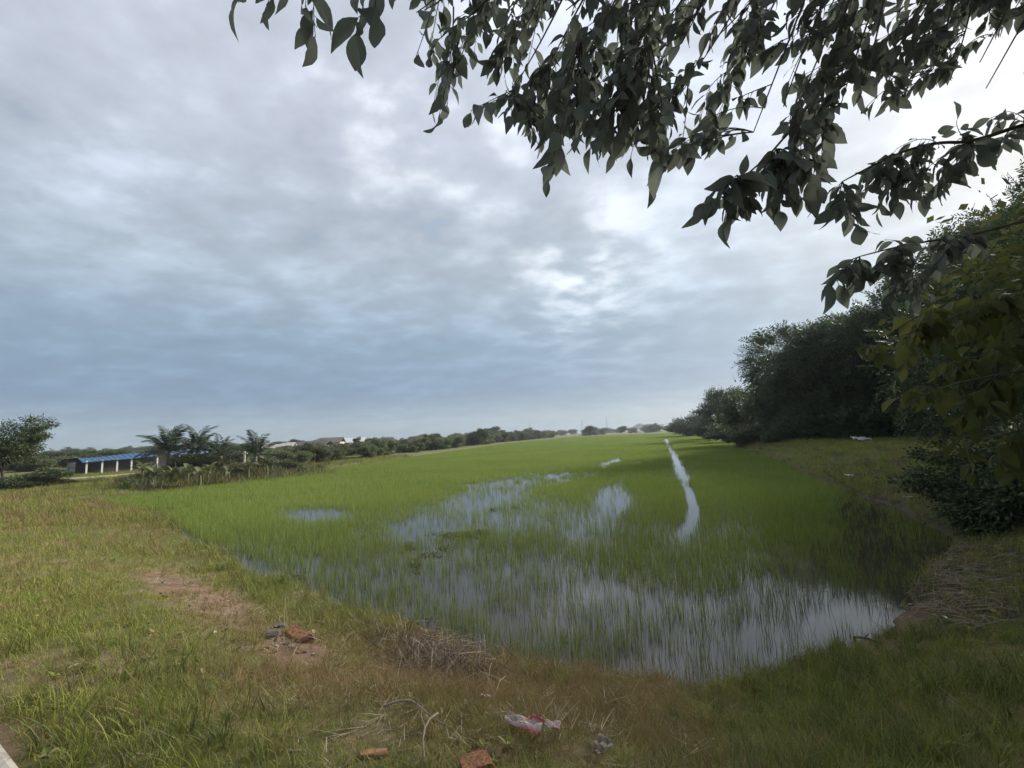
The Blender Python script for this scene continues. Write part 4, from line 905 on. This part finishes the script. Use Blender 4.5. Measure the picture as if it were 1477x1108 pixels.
rock('laterite_block', 430, 924, .21, (1.15, .62, .55), m_lat, 'orange laterite block lying on the bank beside grey stones', 'rock', -.5, 8, None, .02, .25)
rock('grey_stone', 393, 921, .11, (1., .9, .9), m_stone, 'dark round stone leaning against the orange laterite block', 'rock', .4, 10)
rock('flat_stone', 402, 909, .10, (1.2, .7, .35), m_stone, 'flat grey slab on top of the stones behind the laterite', 'rock', .2, 8, None, .04)
for px, py, s_, m_ in ((412, 930, .04, m_pale), (399, 933, .03, m_pale), (420, 934, .035, m_pale), (386, 935, .03, m_stone), (408, 922, .035, m_pale), (440, 941, .03, m_stone), (452, 945, .03, m_pale), (396, 941, .025, m_lat), (430, 943, .025, m_lat), (378, 938, .03, m_lat)):
    rock('pebble', px, py, s_, (1., .8, .7), m_, 'small loose stone scattered round the laterite block', 'stone', px*.7, 7, 'stones round the laterite block')
rock('laterite_lump', 692, 1112, .11, (1.1, .8, .7), m_lat, 'reddish brown laterite lump half buried in dry grass near the wrapper', 'rock', .3, 9)
rock('brick_fragment', 538, 1090, .075, (1.4, .55, .35), m_brick, 'flat orange brick fragment in the dry grass', 'brick', .1, 8)
rock('brick_fragment', 118, 940, .055, (1.2, .8, .5), m_brick, 'small yellowish brick fragment lying in the green grass', 'brick', .4, 8)
rock('stone_stub', 467, 916, .03, (.7, .6, 1.4), m_brick, 'little upright orange stone right of the laterite block', 'stone', .1, 7)
def on_ground(px, py):
    b = at(px, py, 1.)
    for _ in range(14): b = at(px, py, float(height(b[:1], b[1:2])[0]))
    return b
def wrapper(name, px, py, lx, ly, mat, label, rz, lift=.05, cat='litter', crumple=.03, group=None):
    b = on_ground(px, py); n = 22; V = []; ph = rg.uniform(0, 6, 6)
    for i in range(n):
        for j in range(n):
            u, v = i/(n-1)-.5, j/(n-1)-.5
            z_ = crumple*(abs(math.sin(5*u+3*v+ph[0]))+.8*abs(math.sin(-3*u+7*v+ph[1]))+.22*abs(math.sin(17*u+ph[2]+9*v))+.15*abs(math.sin(31*v-13*u)))
            V.append((u*lx*(1+.05*math.sin(5*v+ph[3])), v*ly*(.8+.25*math.sin(3*u+ph[4])), z_))
    gi = np.arange(n*n).reshape(n, n); me = mesh_np(name, np.array(V), np.stack([gi[:-1, :-1], gi[1:, :-1], gi[1:, 1:], gi[:-1, 1:]], -1).reshape(-1, 4), mat, False)
    o_ = link(name, me); o_.location = (b[0], b[1], b[2]+lift); o_.rotation_euler = (rg.uniform(-.1, .1)+.25, rg.uniform(-.15, .15), rz)
    sm = o_.modifiers.new('thick', 'SOLIDIFY'); sm.thickness = .0025
    tag(o_, label, cat, group); return o_
def wrap_col(s):
    sp_ = s.n('ShaderNodeSeparateXYZ'); s.link(objc(s), sp_.inputs[0])
    n_ = s.noise(objc(s), 14., 4, .6)
    edge_ = s.math('ADD', s.math('ABSOLUTE', sp_.outputs[1]), s.math('MULTIPLY', s.math('SUBTRACT', n_, .5), .06))
    return s.mix(s.smooth(edge_, .015, .034), s.mix(n_, (.40, .28, .24), (.66, .58, .52)), s.mix(n_, (.20, .02, .025), (.38, .05, .055)))
m_wrap = material('wrapper_film', wrap_col, .35, .5); m_lit = plain('white_litter', (.62, .61, .58), .5, .15, 20.)
wrapper('snack_wrapper', 757, 1064, .22, .085, m_wrap, 'crumpled red and white snack wrapper in the dry grass', -.55, .055, 'wrapper', .022)
wrapper('plastic_scrap', 797, 1070, .09, .05, m_wrap, 'small torn red and white scrap beside the snack wrapper', -.2, .07, 'litter', .015)
wrapper('plastic_sheet', 868, 1092, .11, .08, plain('grey_film', (.21, .175, .13), .5, .2, 14.), 'dirty greyish plastic sheet crumpled in the weeds', .6, .04, 'litter', .018)
wrapper('plastic_sheet', 1243, 637.5, 1.5, .7, m_lit, 'white plastic sheet lying in the shade of the right bank trees', .1, .12, 'litter', .12)
for px, py, s_ in ((1225, 688, .35), (1310, 720, .2), (1240, 925, .09), (1372, 812, .09), (1275, 873, .12), (1365, 897, .07), (1335, 680, .25), (1255, 640, .5)):
    wrapper('paper_scrap', px, py, s_, s_*.5, m_lit, 'small white scrap of litter on the right bank', px, .05, 'litter', s_*.08, 'white scraps on the right bank')
for px, py, s_ in ((538, 998, .05), (700, 1012, .09), (310, 917, .06), (318, 872, .05), (268, 870, .05), (328, 870, .04), (830, 1030, .05), (815, 1038, .05), (105, 968, .05)):
    wrapper('paper_scrap', px, py, s_, s_*.6, plain('cream_litter%d' % px, (.52, .46, .36), .7, .2, 20.), 'small pale scrap of litter in the near bank grass', px, .03, 'litter', s_*.1, 'pale scraps on the near bank')
m_stick = plain('dry_stick', (.24, .19, .145), .9, .3, 15.); m_stem = plain('straw_stem', (.40, .34, .17), .8, .2, 15.); m_wet = plain('wet_wood', (.05, .042, .035), .6, .3, 15.)
def stick(name, pts_px, r0, mat, label, lift, cat='stick', group=None, fork=None):
    pts = []
    for i, (px, py) in enumerate(pts_px): b = on_ground(px, py); pts.append(b+np.array([0, 0, lift[i]]))
    base = pts[0].copy(); P3 = np.array(pts)-base; P3 = P3 if len(P3) < 3 else np.vstack([bez(P3[i] if i == 0 else (P3[i]+P3[i+1])/2, P3[i+1], (P3[i+1]+P3[i+2])/2 if i < len(P3)-3 else P3[i+2], 5)[(0 if i == 0 else 1):] for i in range(len(P3)-2)])
    e = empty(name, tuple(base)); tag(e, label, cat, group); mb = MB(); mb.tube(P3, np.linspace(r0, r0*.5, len(P3)), 6); mb.build('stem', mat, e, True)
    q = P3[len(P3)//2]; mb = MB(); d = np.array([rg.uniform(-.1, .1), rg.uniform(-.08, .08), .05]); mb.tube([q, q+d*.6, q+d+np.array([.02, 0, .01])], [r0*.6, r0*.4, r0*.2], 5); mb.build('twig', mat, e, True)
stick('wet_branch', ((1228, 922), (1240, 928), (1258, 927), (1272, 932)), .018, m_wet, 'dark wet branch lying in the water at the right shore', (.03, .07, .04, .02))
stick('dead_branch', ((553, 1032), (590, 1035), (612, 1052), (640, 1060)), .007, m_stick, 'thin bent dead branch lying across the dry grass', (.05, .12, .09, .05))
stick('dead_branch', ((632, 1058), (604, 1078), (612, 1106)), .007, m_stick, 'forked dead twig beside the reddish laterite lump', (.10, .12, .04))
for px, py, dx, h in ((410, 905, 2, .42), (414, 905, -10, .30), (405, 905, -22, .26)):
    b = on_ground(px, py); e = empty('dry_stalk', tuple(b)); tag(e, 'tall dry grass stalk standing behind the laterite block', 'stalk', 'stalks behind the laterite block'); mb = MB()
    mb.tube([(0, 0, -.02), (dx*.001, 0, h*.5), (dx*.004, .01, h)], [.004, .003, .0015], 5); mb.build('stem', m_stem, e, True); V, Fq = blades(2, .005, .1, .16, .006, .5, .8, rg, 3); o_ = link('blade', mesh_np('blade', V+[0, 0, h*.25], Fq, m_stem), e)
# dead stalk heap on the shore
m_heap = material('dead_stalk', lambda s: s.ramp(island(s), [(0., (.09, .065, .05)), (.6, (.19, .145, .11)), (1., (.34, .27, .2))]), .85, .15)
V, Fq = [], []; c_ = 0; mb = MB()
for k in range(520):
    px, py = rg.normal(625, 48), 0; py = 958+(px-625)*.30+rg.normal(0, 15); b = on_ground(px, py); a = rg.uniform(0, 6.28); L_ = rg.uniform(.15, .55); d = np.array([math.cos(a), math.sin(a), 0]); hh = rg.uniform(.03, .20)
    p0 = b+[0, 0, rg.uniform(0, .10)]; mb.tube([p0, p0+d*L_*.5+[0, 0, hh], p0+d*L_+[0, 0, hh*rg.uniform(-.3, .7)]], [.0035, .003, .002], 3, False)
tag(mb.build('dead_stalks', m_heap), 'tangled heap of dead pale stalks on the near shore', 'dead stalks', None, 'stuff')
# sticks and leaf litter of the right shore
mb = MB()
for k in range(420):
    px, py = rg.normal(1365, 55), rg.normal(825, 48); b = on_ground(px, py)
    if b[2] < .0: continue
    a = rg.uniform(0, 6.28); L_ = rg.uniform(.08, .5); d = np.array([math.cos(a), math.sin(a), 0]); q = b+d*L_; q[2] = float(height(q[:1], q[1:2])[0])
    mb.tube([b+[0, 0, .02], (b+q)/2+[0, 0, rg.uniform(.02, .06)], q+[0, 0, .02]], [.006, .005, .003], 4, False)
tag(mb.build('shore_debris', m_stick), 'washed-up sticks and stems on the right shore', 'debris', None, 'stuff')
# floating weed mats among the rice
m_weed = leafmat('floating_weed', ((.05, .06, .02), (.09, .105, .035), (.14, .14, .055)), .2)
def mat_patch(px, py, hx, hy, n):
    b = at(px, py, .01); V = []; ids_ = []
    ax = at(px+hx, py, .01)-b; ay = at(px, py-hy, .01)-b; P0 = b+rg.normal(size=(n, 1))*.5*ax+rg.normal(size=(n, 1))*.5*ay; P0[:, 2] = .012+rg.random(n)*.05
    D0 = unit(rg.normal(size=(n, 3))*[1, 1, .3]); S0 = unit(np.cross(D0, np.array([0, 0, 1.])+rg.normal(size=(n, 3))*.3)); return leaf_quads(P0, D0, S0, rg.uniform(.04, .10, n), rg.uniform(.02, .05, n))
mb = MB()
for a in ((660, 772, 34, 4, 700), (690, 768, 18, 3, 300), (590, 788, 10, 5, 160), (600, 815, 8, 10, 160), (620, 800, 20, 4, 160), (640, 790, 10, 3, 90), (710, 735, 8, 2, 60), (745, 732, 8, 2, 60), (430, 832, 10, 5, 120), (530, 775, 8, 5, 90)): mb.add(*mat_patch(*a))
tag(mb.build('floating_weed', m_weed), 'dark floating weed mats on the open water between the rice', 'weed', None, 'stuff')

# ---------------------------------------------------------------- air
hz = bpy.data.materials.new('air'); hz.use_nodes = True; ht = hz.node_tree; ht.nodes.clear(); hs_ = NT(ht)
pv = hs_.n('ShaderNodeVolumePrincipled'); pv.inputs['Color'].default_value = (.80, .87, .95, 1); pv.inputs['Density'].default_value = .0003; pv.inputs['Anisotropy'].default_value = .3
ho = hs_.n('ShaderNodeOutputMaterial'); hs_.link(pv.outputs[0], ho.inputs['Volume'])
mb = MB(); mb.box((0, 5, 29.), (2616, 2616, 60.)); o = mb.build('haze', hz); tag(o, 'pale even haze in the air over the whole country', None, None, 'stuff')
